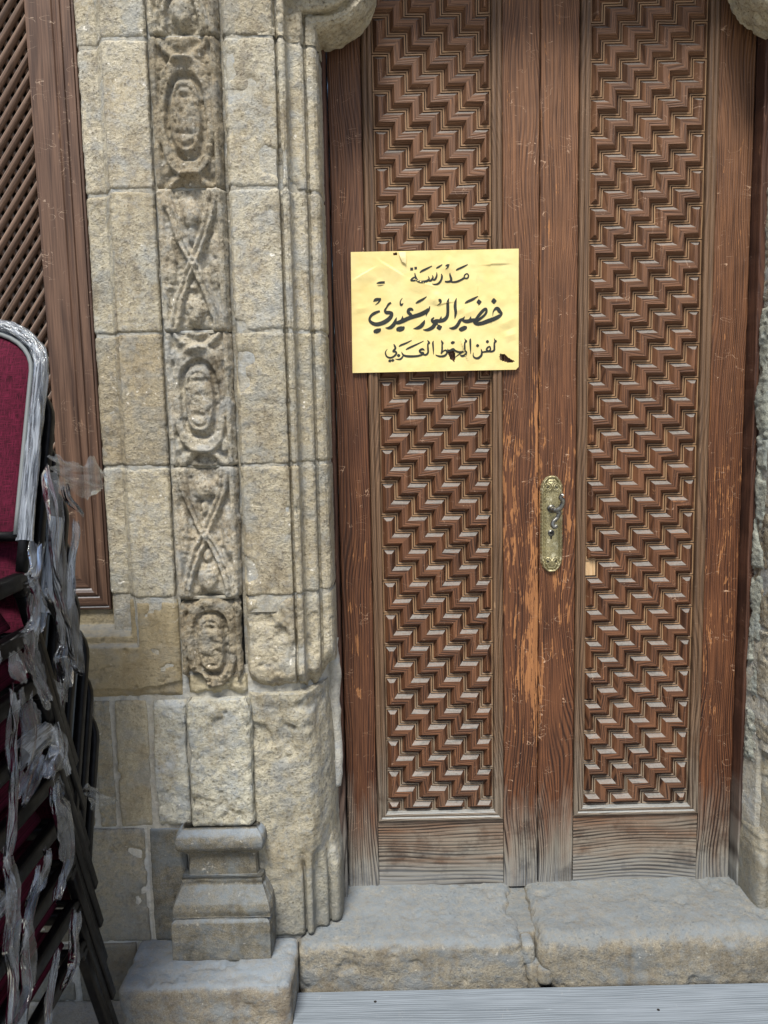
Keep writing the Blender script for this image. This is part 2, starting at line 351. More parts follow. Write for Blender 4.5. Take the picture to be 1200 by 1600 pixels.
P_OUT = [(-.668, -.10), (-.664, -.150), (-.658, -.158), (-.618, -.160), (-.610, -.172), (-.600, -.186), (-.594, -.199), (-.585, -.201), (-.500, -.201), (-.4925, -.192)]
P_CARV = [(-.4905, -.192), (-.486, -.210), (-.48, -.212), (-.353, -.212), (-.347, -.207), (-.341, -.190), (-.337, -.180)]
P_INN = [(-.335, -.180), (-.330, -.193), (-.324, -.201), (-.226, -.201), (-.219, -.197), (-.217, -.180), (-.2135, -.180), (-.211, -.196), (-.203, -.199), (-.197, -.194), (-.194, -.172), (-.190, -.163), (-.166, -.165), (-.161, -.160), (-.160, -.142), (-.156, -.141), (-.153, -.149), (-.140, -.150), (-.133, -.143), (-.129, -.130), (-.127, -.110), (-.1265, -.046)]
XC, HW = -.4155, .070
def ridge(d, w): return np.exp(-(d / w) ** 2)
def sup(a, b, e=2.7): return (np.abs(a) ** e + np.abs(b) ** e) ** (1 / e)
def carve_oval(X, Z, zc, k=1.0):
    x = (X - XC); w = (Z - zc) / k
    e1 = sup(x / .0335, w / .082); e2 = sup(x / .0515, w / .108)
    h = -.014 + .022 * sstep(1.08, 0.80, e1) + .016 * sstep(.20, .10, np.abs(e2 - 1))
    h += .004 * ridge((w - .025) / .016, 1) * ridge(x / .02, 1) - .006 * ridge((w - .044 + 8 * x * x) / .006, 1) * ridge(x / .026, 1) - .005 * ridge((w + .035 - 6 * x * x) / .006, 1) * ridge(x / .024, 1) - .005 * ridge(e1 - .74, .06)
    for sg in (-1, 1):
        e3 = np.sqrt((x / .062) ** 2 + ((w - sg * .212) / .092) ** 2)
        h += .014 * ridge(e3 - 1, .11) + .013 * sstep(.84, .6, e3)
        e4 = np.sqrt(((np.abs(x) - .052) / .014) ** 2 + ((w - sg * .105) / .020) ** 2); h += .008 * sstep(1.2, .4, e4)
    return h
def carve_x(X, Z, zc, k=1.0):
    x = (X - XC); w = (Z - zc) / k
    h = np.full(np.broadcast(X, Z).shape, -.014)
    for sg in (-1, 1):
        d = (x - sg * .050 * np.sin(np.clip(w / .155, -1, 1) * 1.5)) * .93
        band = (.0185 * sstep(.0135, .0075, np.abs(d)) - .007 * ridge(d, .0030)) * sstep(.172, .15, np.abs(w))
        h = np.maximum(h, -.014 + band)
        e = sup((x - sg * .053) / .016, w / .066, 2.0); h = np.maximum(h, -.014 + .014 * sstep(1.2, .55, e) - .006 * ridge(e, .25))
    h += .005 * ridge(np.sqrt(x**2 + (w*.7)**2) / .014, 1)
    for c0, a, b in ((-.112, .024, .036), (.108, .025, .034)):
        e = np.sqrt((x / (a * (1 - .35 * np.sign(c0) * (w - c0) / b))) ** 2 + ((w - c0) / b) ** 2); h = np.maximum(h, -.014 + .018 * sstep(1.15, .45, e))
    for c0 in (-.055, .058): h = np.maximum(h, -.014 + .010 * sstep(1.2, .4, np.sqrt((x / .011) ** 2 + ((w - c0) / .018) ** 2)))
    h -= .014 * ridge(x / .03, 1) * ridge((w + .152) / .008, 1)
    return h
def carving(kind, zc, k=1.0, er=1.0, seed=0):
    def f(X, Y, Z):
        wob = .004 * fbm(X, 0, Z, 20, 2, 71 + seed); wz = .004 * fbm(X, 3, Z, 20, 2, 75 + seed)
        c = (carve_oval if kind == 'o' else carve_x)(X + wob, Z + wz, zc, k)
        c = c * (.95 + .35 * fbm(X, 1, Z, 22, 3, 91 + seed)) + .0038 * np.abs(vnoise(X * 85, 7, Z * 60, 61 + seed)) * sstep(.002, -.008, c) + er * .0026 * fbm(X, 2, Z, 60, 3, 95 + seed) - er * .0030 * sstep(.2, .6, fbm(X, 2, Z, 90, 2, 97 + seed))
        ed = np.minimum(X - (XC - HW), (XC + HW) - X)          # plain border ribs stay proud
        b = sstep(.013, .008, ed); c = c * (1 - b) + b * (.001 + .003 * fbm(X, 4, Z, 45, 3, 99 + seed))
        return c * .98
    return f
COURSES = [(1.0390, 1.3465), (1.3493, 1.6505), (1.6533, 1.9626), (1.9654, 2.2785), (2.2813, 2.62)]
jamb = thing('carved_stone_jamb', (-.40, -.15, .16), 'tall carved sandstone door jamb with ovals and crossed ribbons beside the lattice window', 'stone jamb')
def chips(seed, amt=.012):
    def f(X, Y, Z):
        return -amt * sstep(.42, .62, fbm(X, Y, Z, 9, 3, seed + 200))
    return f
kinds = ['x', 'o', 'x', 'o', 'x']
for i, (a, b) in enumerate(COURSES):
    zc = (a + b) / 2 - (.01 if i == 3 else 0)
    surf_block('stone_block', P_OUT, a, b, M_UP, jamb, chips(i, .005), .0016, 10 + i)
    surf_block('carved_block', P_CARV, a, b, M_CARVE, jamb, carving(kinds[i], zc if i < 4 else 2.44, (b - a) / .31 if i < 4 else 1, 1.0, i), .0016, 30 + i, step=.0026)
    P = P_INN if i < 4 else [q for q in P_INN if q[0] < -.225] + [(-.222, -.201)]
    surf_block('moulded_block', P, a, b, M_UP, jamb, chips(20 + i, .006), .0016, 50 + i, sides=(True, False))
# lowest course: broken off along its bottom edge
def broken(z0, amp, seed): return lambda x: z0 + amp * fbm(x, 0, 0, 22, 3, seed) + amp * .5 * fbm(x, 0, 0, 70, 2, seed + 3)
surf_block('carved_block', P_CARV, lambda x: broken(.852, .02, 3)(x) - .02 * sstep(-.46, -.40, x), 1.0355, M_CARVE, jamb, carving('o', .93, .86, 1.6, 9), .0030, 41, step=.0026, edge=.012, edepth=.014)
def low_edge(x): return .800 + .058 * sstep(-.185, -.13, x) + .018 * sstep(-.30, -.335, x) + .008 * fbm(x, 0, 0, 30, 3, 6)
def low_inn(X, Y, Z):
    e = Z - low_edge(X); lim = .93 + .03 * fbm(X, 0, Z, 14, 3, 5)
    soft = sstep(lim, lim - .07, Z)
    ins = 1 - .9 * sstep(-.158, -.135, Y)
    return ins * (.010 * soft - .034 * np.exp(-(e / .026) ** 2)) - .010 * ins * sstep(.25, .6, fbm(X, Y, Z, 14, 3, 77)) + .004 * soft * fbm(X, Y, Z, 30, 3, 8)
surf_block('moulded_block', P_INN, low_edge, 1.0362, M_UP, jamb, low_inn, .0034, 61, sides=(True, False), edge=.010, edepth=.006, yonly=True)
# yellow rubble packing under the carved course
surf_block('packing_stone', [(-.484, -.19), (-.478, -.196), (-.34, -.198), (-.325, -.19)], .795, .86, M_SILL, jamb, None, .005, 64, edge=.012, edepth=.012)
# rough lower block, moulding reappearing near the foot
def rough_low(X, Y, Z):
    return .006 * fbm(X, Y, Z, 11, 4, 300) + .0035 * fbm(X, Y, Z, 45, 3, 303) - .010 * sstep(.25, .6, fbm(X, Y, Z, 16, 3, 305))
P_LOW = [(-.335, -.188), (-.324, -.202), (-.30, -.205), (-.215, -.205), (-.190, -.199), (-.176, -.180), (-.163, -.150), (-.148, -.118), (-.1400, -.085), (-.135, -.046)]
pl, nl, sl_ = resample(P_LOW, .004)
def lower_block(mirror=None, seed=0):
    n = len(pl); zs = np.linspace(.165, .80, 170)
    pin, _, si = resample(P_INN, .004); tt = np.linspace(0, 1, n)
    mo = np.stack([np.interp(tt, si / si[-1], pin[:, k]) for k in (0, 1)], 1); ro = np.stack([np.interp(tt, sl_ / sl_[-1], pl[:, k]) for k in (0, 1)], 1)
    ro[:, 0] -= 0.0
    Z = np.broadcast_to(zs[:, None], (170, n))
    k = sstep(.42, .30, Z + .05 * fbm(np.broadcast_to(mo[None, :, 0], Z.shape), 0, Z, 25, 3, 8 + seed))
    X = ro[None, :, 0] * (1 - k) + mo[None, :, 0] * k; Y = ro[None, :, 1] * (1 - k) + mo[None, :, 1] * k
    X = X - .010 * sstep(.60, .80, Z) * sstep(-.25, -.15, X)
    h = (rough_low(X + seed, Y, Z) * (1 - .8 * k)) + .002 * k * fbm(X, Y, Z, 40, 3, 9) - .012 * np.exp(-((Z - .165) / .008) ** 2)
    V = np.stack([X, Y - h, Z + .004 * fbm(X, Y, 0, 30, 2, 4)], -1).reshape(-1, 3)
    F = grid_faces(170, n); rim = np.concatenate([np.arange(n), np.arange(1, 170) * n + n - 1, 169 * n + np.arange(n - 2, -1, -1), np.arange(168, 0, -1) * n])
    W = V[rim].copy(); W[:, 1] = np.maximum(W[:, 1] + .04, -.10); o = len(V); a = np.arange(len(rim)); b = (a + 1) % len(rim)
    F = np.vstack([F, np.stack([rim[a], o + a, o + b, rim[b]], 1)]); V = np.vstack([V, W])
    if mirror is not None: V[:, 0] = 2 * mirror - V[:, 0]; F = F[:, ::-1]
    return V, F
V, F = lower_block(); mesh_obj('rough_block', V, F, M_ROUGH, jamb, True)
# short pilaster over the moulded base
def pil(X, Y, Z): return .007 * fbm(X, Y, Z, 12, 4, 400) + .003 * fbm(X, Y, Z, 50, 3, 404) - .006 * sstep(.25, .6, fbm(X, Y, Z, 22, 3, 407))
surf_block('pilaster_block', [(-.482, -.19), (-.480, -.212), (-.474, -.222), (-.338, -.223), (-.331, -.217), (-.329, -.20)], .474, .792, M_ROUGH, jamb, pil, .001, 71, edge=.007, edepth=.005, sides=(False, False))
surf_block('stone_block', [(-.572, -.188), (-.566, -.197), (-.492, -.199), (-.482, -.19)], .466, .786, M_ROUGH, jamb, lambda X, Y, Z: pil(X + 2, Y, Z), .001, 72, edge=.006, edepth=.008)
# moulded base: loft round three sides
def lofted(name, levels, xc, yb, mat, parent, amp, seed, step=.004, dz=.0035):
    lv = np.array(levels, float)      # z, half width, front y
    zs = np.linspace(lv[0, 0], lv[-1, 0], int(abs(lv[-1, 0] - lv[0, 0]) / dz)); hw = np.interp(zs, lv[:, 0], lv[:, 1]); fy = np.interp(zs, lv[:, 0], lv[:, 2])
    q = np.linspace(-1.25, 1.25, int(2 * .12 * 1.25 / step)); V = []
    for z, w, f in zip(zs, hw, fy):
        x = np.clip(q, -1, 1) * w; d = (np.abs(q) > 1) * (np.abs(q) - 1) / .25; y = f + d * (yb - f)
        x = np.sign(q) * np.minimum(np.abs(x), w - .006 * (1 - np.minimum(np.abs(np.abs(q) - 1) / .06, 1)))
        V.append(np.stack([xc + x, y, np.full_like(x, z)], 1))
    V = np.array(V); X, Y, Z = V[..., 0], V[..., 1], V[..., 2]
    h = amp * fbm(X, Y, Z, 16, 3, seed) + amp * .6 * fbm(X, Y, Z, 60, 3, seed + 4) - amp * 2.2 * sstep(.35, .6, fbm(X, Y, Z, 13, 3, seed + 7))
    side = np.sign(q)[None] * (np.abs(q) > 1)[None]
    V[..., 0] += h * side; V[..., 1] -= h * (1 - np.abs(side)); m, n = X.shape
    Vf = V.reshape(-1, 3); F = [tuple(f) for f in grid_faces(m, n).tolist()]
    F.append(tuple(range(n))); F.append(tuple((m - 1) * n + i for i in range(n - 1, -1, -1)))
    if lv[-1, 0] < lv[0, 0]: F = [f[::-1] for f in F]
    o = mesh_obj(name, Vf, F, mat, parent, True); return o
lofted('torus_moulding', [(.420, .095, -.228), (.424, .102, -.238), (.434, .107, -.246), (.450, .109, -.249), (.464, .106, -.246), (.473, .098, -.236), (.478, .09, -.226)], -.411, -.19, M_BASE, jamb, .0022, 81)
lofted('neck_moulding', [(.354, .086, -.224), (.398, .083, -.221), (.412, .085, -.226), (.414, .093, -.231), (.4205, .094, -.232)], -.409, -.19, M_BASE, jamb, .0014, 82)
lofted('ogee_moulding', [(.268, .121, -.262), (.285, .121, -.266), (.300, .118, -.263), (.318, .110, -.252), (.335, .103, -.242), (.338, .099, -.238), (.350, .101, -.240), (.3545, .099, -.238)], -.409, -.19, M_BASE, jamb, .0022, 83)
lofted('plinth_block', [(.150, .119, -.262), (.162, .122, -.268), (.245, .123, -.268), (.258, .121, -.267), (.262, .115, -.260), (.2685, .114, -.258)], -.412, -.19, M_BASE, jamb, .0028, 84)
# mortar behind every joint of the jamb
def shell(name, prof, z0, z1, mat, parent, depth, seed, mirror=None, amp=.002, step=.006):
    pts, nr, s = resample(prof, step); n = len(s); m = int((z1 - z0) / .006); zs = np.linspace(z0, z1, m)
    X = np.broadcast_to(pts[None, :, 0], (m, n)); Y = np.broadcast_to(pts[None, :, 1], (m, n)); Z = np.broadcast_to(zs[:, None], (m, n))
    h = -depth + amp * fbm(X, Y, Z, 50, 3, seed)
    V = np.stack([X + nr[None, :, 0] * h, Y + nr[None, :, 1] * h, Z], -1).reshape(-1, 3); F = grid_faces(m, n)
    if mirror is not None: V[:, 0] = 2 * mirror - V[:, 0]; F = F[:, ::-1]
    return mesh_obj(name, V, F, mat, parent, True)
shell('mortar_joints', P_OUT[1:], .86, 2.62, M_MORTARD, jamb, .0032, 7); shell('mortar_joints', [(-.4965, -.188), (-.4865, -.188)], .86, 2.62, M_MORTARD, jamb, 0, 7); shell('mortar_joints', [(-.3405, -.181), (-.331, -.181)], .86, 2.62, M_MORTARD, jamb, 0, 7); [box_obj('mortar_bed', (-.484, -.348, -.199, -.17, z_ - .004, z_ + .004), M_MORTARD, jamb, .002) for z_ in (1.0375, 1.348, 1.652, 1.964, 2.280)]; shell('mortar_joints', P_INN, 1.0, 2.62, M_MORTARD, jamb, .0032, 7)
shell('mortar_joints', [(-.60, -.19), (-.34, -.19), (-.23, -.19), (-.19, -.145), (-.150, -.09), (-.128, -.03)], .15, .87, M_MORTAR, jamb, .002, 8)
V, F = tube(smooth_path([(-.142, -.058, .50), (-.138, -.06, .62), (-.139, -.062, .74), (-.137, -.06, .86), (-.140, -.05, .89)], 14), .017 * (1 + .12 * np.sin(np.linspace(0, 13, 57))), 9)
V[:, 0] += .006 * fbm(V[:, 0], V[:, 1], V[:, 2], 30, 3, 3); mesh_obj('mortar_fillet', V, F, M_MORTAR, jamb, True)

# cusped arch: mouldings turn in over the door and sweep up in a lobe
def arch(parent, cx, rad, corner, mirror=None, seed=0):
    prof = [(-.226 + -.128 + .226 - .128 - 0, 0)]
    pr = [(.125, -.201), (.098, -.201), (.091, -.197), (.089, -.178), (.0855, -.178), (.083, -.196), (.075, -.199), (.069, -.194), (.066, -.170), (.062, -.160), (.038, -.165), (.033, -.160), (.032, -.140), (.028, -.139), (.025, -.149), (.012, -.150), (.005, -.143), (.001, -.130), (-.001, -.110), (-.0015, -.040)]
    pts, nr, s = resample([(-a, b) for a, b in pr], .0035); off = -pts[:, 0]; yy = pts[:, 1]; n = len(s)
    q1 = np.linspace(0, 1, 26); q2 = np.linspace(0, 1, 10)[1:]; th = np.radians(np.linspace(-90, 28, 62))[1:]; rows = []
    for t in q1: rows.append(np.stack([-.128 - off, 2.2813 + (corner + off - 2.2813) * t], 1))
    for t in q2:
        x0 = -.128 - off; rows.append(np.stack([x0 + (cx - x0) * t, np.full(n, 0) + corner + off + .002 * t], 1))
    for a in th: rows.append(np.stack([cx + np.maximum(rad - off, .0) * math.cos(a), corner + .002 + rad + np.maximum(rad - off, 0) * math.sin(a)], 1))
    a = th[-1]; tx, tz = -math.sin(a), math.cos(a)
    for l in np.linspace(.01, .22, 30): rows.append(rows[25 + 9 + 61 - 0][:] * 0 + np.stack([cx + np.maximum(rad - off, 0) * math.cos(a) + tx * l, corner + .002 + rad + np.maximum(rad - off, 0) * math.sin(a) + tz * l], 1))
    G = np.array(rows); m = len(G); X = G[..., 0]; Z = G[..., 1]; Y = np.broadcast_to(yy[None], X.shape)
    amp = .0036; h = amp * fbm(X, Y, Z, 22, 3, 500 + seed) + amp * .8 * fbm(X, Y, Z, 75, 3, 505 + seed) - .006 * sstep(.25, .6, fbm(X, Y, Z, 40, 3, 507 + seed))
    dX = np.gradient(X, axis=1); dZ = np.gradient(Z, axis=1); L = np.sqrt(dX**2 + dZ**2) + 1e-9
    nx = nr[None, :, 0]; V = np.stack([X + nx * h * dX / L, Y + nr[None, :, 1] * h, Z + nx * h * dZ / L], -1).reshape(-1, 3)
    F = grid_faces(m, n)
    if mirror is not None: V[:, 0] = 2 * mirror - V[:, 0]; F = F[:, ::-1]
    return mesh_obj('arch_stone', V, F, M_ARCH, parent, True)
M_ARCH = stone_mat('arch_sandstone', (0.46, 0.41, 0.29), (0.52, 0.47, 0.36), (0.42, 0.40, 0.33), (0.17, 0.13, 0.08), (0.36, 0.37, 0.36), 0.3, 1.2, 0.9, 0.5, 0.45, 31.0)
arch(jamb, -.118, .125, 2.314)
V, F = box(-.34, .06, -.196, -.06, 2.40, 2.66); V[1::2][:, 0] = V[1::2][:, 0]
surf_block('spandrel_block', [(-.224, -.188), (-.222, -.1985), (-.12, -.1985), (-.06, -.1985), (-.055, -.17)], 2.39, 2.62, M_UP, jamb, None, .003, 91)

# right jamb, only its inner mouldings and foot stand in the picture
rj = thing('stone_jamb', (1.18, -.15, .16), 'moulded sandstone door jamb on the hinge side away from the lattice window', 'stone jamb')
MX = .4050
box_obj('side_wall', (1.30, 3.2, -.19, .4, 0, 2.62), M_UP, rj, .01)
for i, (a, b) in enumerate([(.62, .905), (.91, 1.20), (1.205, 1.42), (1.425, 1.70), (1.705, 1.985), (1.99, 2.2775)]):
    surf_block('moulded_block', P_INN, a, b, M_CARVE, rj, chips(40 + i, .014), .0034, 150 + i, sides=(True, False), mirror=MX + .001 * (i % 3), step=.004)
    surf_block('carved_block', P_CARV, a, b, M_CARVE, rj, carving('ox'[i % 2], (a + b) / 2, .93, 1.2, 20 + i), .002, 160 + i, mirror=MX, step=.005)
surf_block('stone_block', [q for q in P_INN if q[0] < -.225] + [(-.222, -.201)], 2.2825, 2.62, M_UP, rj, None, .002, 170, mirror=MX, step=.005)
arch(rj, -.150, .135, 2.314, MX, 40)
surf_block('spandrel_block', [(-.224, -.188), (-.222, -.1985), (-.12, -.1985), (-.09, -.1985), (-.085, -.17)], 2.39, 2.62, M_UP, rj, None, .003, 92, mirror=MX, step=.005)
V, F = lower_block(MX - .004, 3); mesh_obj('rough_block', V, F, M_DARKST, rj, True)
shell('mortar_joints', P_CARV, .60, 2.62, M_MORTARD, rj, .024, 9, mirror=MX); shell('mortar_joints', P_INN, .60, 2.62, M_MORTARD, rj, .0035, 9, mirror=MX)
shell('mortar_joints', [(-.50, -.19), (-.34, -.19), (-.23, -.19), (-.17, -.155), (-.128, -.10), (-.118, -.03)],   .15, .87, M_MORTARD, rj, .002, 8, mirror=MX)
surf_block('mortar_fillet', [(-.1285, -.100), (-.1245, -.085), (-.1205, -.066), (-.1175, -.046)], .55, 1.70, stone_mat('green_mortar', (.24, .255, .22), (.29, .30, .26), (.21, .235, .22), (.10, .095, .07), (.30, .34, .34), .6, .8, .5, .5, .4, 2.0), rj, lambda X, Y, Z: .010 * fbm(X, Y, Z, 9, 3, 222) - .012 * sstep(.15, .5, fbm(X, Y, Z, 24, 3, 225)), .004, 180, mirror=MX, edge=.006, edepth=.006)

# ------------------------------------------------------------------ wall below the lattice window
M_OCHRE = stone_mat('ochre_wall_stone', (0.35, 0.31, 0.215), (0.41, 0.37, 0.27), (0.29, 0.275, 0.215), (0.15, 0.11, 0.06), (0.30, 0.32, 0.33), 0.45, 0.9, 0.6, 0.4, 0.5, 13.7)
wall = thing('masonry_wall', (-.85, -.10, 0), 'coursed stone wall with white mortar under the lattice window, behind the stacked chairs', 'wall')
def sill_Y(X, Z):
    a = np.minimum(-.587 - X, Z - .921)
    return -.200 + .018 * sstep(0, .004, a) + .056 * sstep(.021, .040, a) 
def sill():
    xs = np.arange(-1.20, -.4895, .0035); zs = np.arange(.797, 1.0365, .003); X, Z = np.meshgrid(xs, zs)
    Y = sill_Y(X, Z); h = .0008 * fbm(X, 0, Z, 25, 3, 601) - .003 * sstep(.45, .65, fbm(X, 0, Z, 45, 2, 603))
    line = .818 + .020 * sstep(-.56, -.49, X) + .006 * fbm(X, 0, 0, 18, 3, 609)      # spalled lower arris
    h = h - .006 * sstep(line + .002, line - .002, Z)
    ed = np.minimum(np.minimum(Z - zs[0], zs[-1] - Z), xs[-1] - X); h -= .006 * np.exp(-(ed / .006) ** 2)
    V = np.stack([X, Y - h, Z], -1).reshape(-1, 3); m, n = X.shape; F = grid_faces(m, n)
    rim = np.concatenate([np.arange(n), np.arange(1, m) * n + n - 1, (m - 1) * n + np.arange(n - 2, -1, -1), np.arange(m - 2, 0, -1) * n])
    W = V[rim].copy(); W[:, 1] += .03; o = len(V); a = np.arange(len(rim)); b = (a + 1) % len(rim)
    mesh_obj('sill_block', np.vstack([V, W]), np.vstack([F, np.stack([rim[a], o + a, o + b, rim[b]], 1)]), M_SILL, wall, True)
sill()
seedw = 0
for (x0, x1, z0, z1, mt) in [(-.715, -.669, .465, .786, M_DARKST), (-.664, -.579, .465, .786, M_OCHRE), (-.742, -.603, .160, .459, M_DARKST), (-.597, -.500, .160, .459, M_BASE),
                             (-.90, -.722, .468, .783, M_DARKST), (-1.20, -.91, .468, .783, M_SILL), (-.96, -.752, .163, .457, M_DARKST), (-1.20, -.97, .163, .457, M_DARKST), (-.79, -.64, 0, .155, M_DARKST), (-1.2, -.80, 0, .155, M_DARKST)]:
    seedw += 1
    surf_block('stone_block', [(x0, -.186), (x0 + .005, -.193), (x1 - .005, -.193), (x1, -.186)], z0, z1, mt, wall, lambda X, Y, Z: .004 * fbm(X, Y, Z, 9, 4, 620 + seedw) - .007 * sstep(.35, .6, fbm(X, Y, Z, 15, 3, 640 + seedw)), .0022, 600 + seedw, step=.0042)
shell('mortar_joints', [(-1.2, -.186), (-.49, -.186)], 0, .80, M_MORTAR, wall, 0.0, 12, amp=.004)
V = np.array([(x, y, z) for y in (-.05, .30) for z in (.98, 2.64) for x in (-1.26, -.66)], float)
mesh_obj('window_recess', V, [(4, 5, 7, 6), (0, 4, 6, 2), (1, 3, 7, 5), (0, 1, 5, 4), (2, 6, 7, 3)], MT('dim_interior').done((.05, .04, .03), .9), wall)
box_obj('upper_wall', (-3.2, 3.2, -.19, .4, 2.625, 4.6), M_UP, wall, .01); box_obj('side_wall', (-3.2, -1.225, -.19, .4, 0, 2.62), M_UP, wall, .01)

# ------------------------------------------------------------------ footing, threshold stones, plank, ground
def stone_box(name, b, r, mat, amp, seed, parent=None, step=.006, shape=None):
    x0, x1, y0, y1, z0, z1 = b; lo = np.array([x0, y0, z0]); hi = np.array([x1, y1, z1]); V = []; F = []; off = 0
    for ax in range(3):
        o = [a for a in range(3) if a != ax]
        for s in (0, 1):
            A = np.linspace(lo[o[0]], hi[o[0]], max(6, int((hi - lo)[o[0]] / step))); B = np.linspace(lo[o[1]], hi[o[1]], max(6, int((hi - lo)[o[1]] / step)))
            g = np.zeros((len(A), len(B), 3)); g[..., o[0]] = A[:, None]; g[..., o[1]] = B[None]; g[..., ax] = hi[ax] if s else lo[ax]
            V.append(g.reshape(-1, 3)); F.append(grid_faces(len(A), len(B), off)); off += len(A) * len(B)
    V = np.vstack(V); F = np.vstack(F); C = np.clip(V, lo + r, hi - r); d = V - C; L = np.linalg.norm(d, axis=1)[:, None] + 1e-9; nrm = d / L; V = C + nrm * r
    X, Y, Z = V.T; h = amp * fbm(X, Y, Z, 7, 4, seed) + amp * .45 * fbm(X, Y, Z, 35, 4, seed + 3) - amp * .9 * sstep(.3, .6, fbm(X, Y, Z, 18, 3, seed + 5))
    V = V + nrm * h[:, None]
    if shape is not None: V = shape(V)
    o = mesh_obj(name, V, F, mat, parent, True); bm = bmesh.new(); bm.from_mesh(o.data); bmesh.ops.remove_doubles(bm, verts=bm.verts, dist=.0004); bmesh.ops.recalc_face_normals(bm, faces=bm.faces); bm.to_mesh(o.data); bm.free()
    return o
M_FOOT = stone_mat('footing_stone', (0.17, 0.155, 0.125), (0.215, 0.19, 0.145), (0.14, 0.15, 0.155), (0.085, 0.058, 0.037), (0.18, 0.21, 0.235), 0.6, 0.7, 0.5, 0.3, 0.6, 33.0, None, UP_DUST_SKY)
tag(stone_box('footing_stone', (-.632, -.236, -.36, -.17, -.02, .162), .016, M_FOOT, .008, 701, step=.005), 'square stained footing stone under the moulded base of the carved jamb', 'stone block')
def tl(V):
    V = V.copy(); e = sstep(.22, .34, V[:, 0]); V[:, 0] += e * (.02 * fbm(0, V[:, 1], V[:, 2], 20, 3, 4) - .03 * sstep(.06, .17, V[:, 2])) ; V[:, 2] -= .008 * sstep(.0, -.2, V[:, 1]) * sstep(.1, .17, V[:, 2]); return V
tag(stone_box('threshold_stone', (-.236, .345, -.232, .05, .02, .176), .022, M_STEP, .0065, 711, step=.005, shape=tl), 'pale worn threshold stone below the left door leaf, beside the carved jamb', 'threshold')
def tr(V):
    V = V.copy(); e = sstep(.46, .35, V[:, 0]); V[:, 0] += e * (.012 * fbm(0, V[:, 1], V[:, 2], 22, 3, 14) + .035 * sstep(.12, .04, V[:, 2])); V[:, 2] += .008 * sstep(.5, 1.0, V[:, 0]) * sstep(.1, .17, V[:, 2]); return V
tag(stone_box('threshold_stone', (.352, 1.10, -.242, .05, .02, .180), .040, M_STEP, .0075, 721, step=.005, shape=tr), 'rounded brown-stained threshold stone below the right door leaf', 'threshold')
pk = thing('rubble_infill', (.36, -.15, .02), 'small stones and mortar packed between the two threshold stones', 'rubble')
stone_box('stone_chip', (.325, .368, -.232, -.19, .03, .115), .016, M_STEP, .006, 731, pk, .004)
stone_box('stone_chip', (.352, .395, -.243, -.20, .05, .108), .018, M_STEP, .006, 735, pk, .004)
stone_box('stone_chip', (.318, .350, -.226, -.15, .10, .155), .012, M_STEP, .005, 737, pk, .004)
stone_box('mortar_fill', (.29, .40, -.18, .045, .02, .160), .01, M_STEP, .004, 741, pk, .005)
M_PLANK = wood_mat('grey_plank_wood', (0.10, 0.12, 0.142), (0.175, 0.205, 0.24), (0.24, 0.275, 0.315), 'XY', None, 0.0, 0.2, 150.0, 0.0010, rough=.8, warpk=.05)
M_IRON = MT('rusty_iron'); M_IRON = M_IRON.done((.03, .028, .027), .6, metal=.6)
plank = thing('timber_plank', (.45, -.36, 0), 'grey weathered timber plank lying along the front of the threshold', 'plank')
V, F = box(-.238, 1.25, -.49, -.246, .0, .058, .003); fix_normals(mesh_obj('board', V, F, M_PLANK, plank))
for px, py in ((-.045, -.285), (.62, -.33)):
    V, F = tube([(px, py, .05), (px, py, .0588)], .0035, 10); mesh_obj('nail_head', V, F, M_IRON, plank)
gm = stone_mat('dusty_paving', (0.30, 0.28, 0.23), (0.36, 0.33, 0.27), (0.27, 0.27, 0.25), (0.16, 0.13, 0.09), (0.36, 0.37, 0.37), 0.4, 0.8, 0.4, 0.2, 0.4, 40.0)
tag(mesh_obj('ground', [(-40, -40, 0), (40, -40, 0), (40, .5, 0), (-40, .5, 0)], [(0, 1, 2, 3)], gm), kind='structure')

# ------------------------------------------------------------------ door
W_DARK, W_LIGHT, W_GREY = (0.017, 0.0062, 0.0042), (0.36, 0.165, 0.065), (0.235, 0.22, 0.185)
FADE = (0.18, 0.092, 0.050)
M_STILE = wood_mat('red_brown_door_wood', W_DARK, (0.068, 0.022, 0.0125), W_LIGHT, 'Z', W_GREY, 1.0, 0.9, 150.0, 0.0020, weather=(.46, .22), fade=(0.105, 0.052, 0.033))
M_STILE2 = wood_mat('worn_door_wood', W_DARK, (0.094, 0.0315, 0.0155), (0.37, 0.165, 0.062), 'Z', W_GREY, 2.1, 1.0, 150.0, 0.0020, weather=(.46, .22), edge_x=.392, fade=FADE)
M_RAIL = wood_mat('bottom_rail_wood', (0.025, 0.015, 0.010), (0.15, 0.08, 0.048), W_LIGHT, 'X', W_GREY, 0.3, 0.3, 95.0, 0.0016, weather=(.44, .20), warpk=.10)
M_STRIP = wood_mat('zigzag_strip_wood', (0.022, 0.009, 0.0055), (0.118, 0.049, 0.026), (0.32, 0.15, 0.065), 'Z', (0.16, 0.125, 0.09), 0.5, 0.55, 150.0, 0.0014, use_uv=True, weather=(.50, -.05), dust=((0.175, 0.174, 0.165), .80), fade=(0.175, 0.094, 0.056))
M_FILLET = wood_mat('zigzag_fillet_wood', (0.10, 0.055, 0.03), (0.29, 0.175, 0.092), (0.38, 0.24, 0.125), 'Z', (0.21, 0.195, 0.16), 0.2, 0.1, 120.0, 0.0006, use_uv=True, weather=(.9, .2))
M_BEAD = wood_mat('bead_wood', (0.045, 0.026, 0.016), (0.138, 0.080, 0.047), (0.30, 0.19, 0.11), 'Z', (0.20, 0.185, 0.155), 0.4, 0.2, 140.0, 0.0008, weather=(.70, .20), dust=((0.31, 0.335, 0.34), .7))
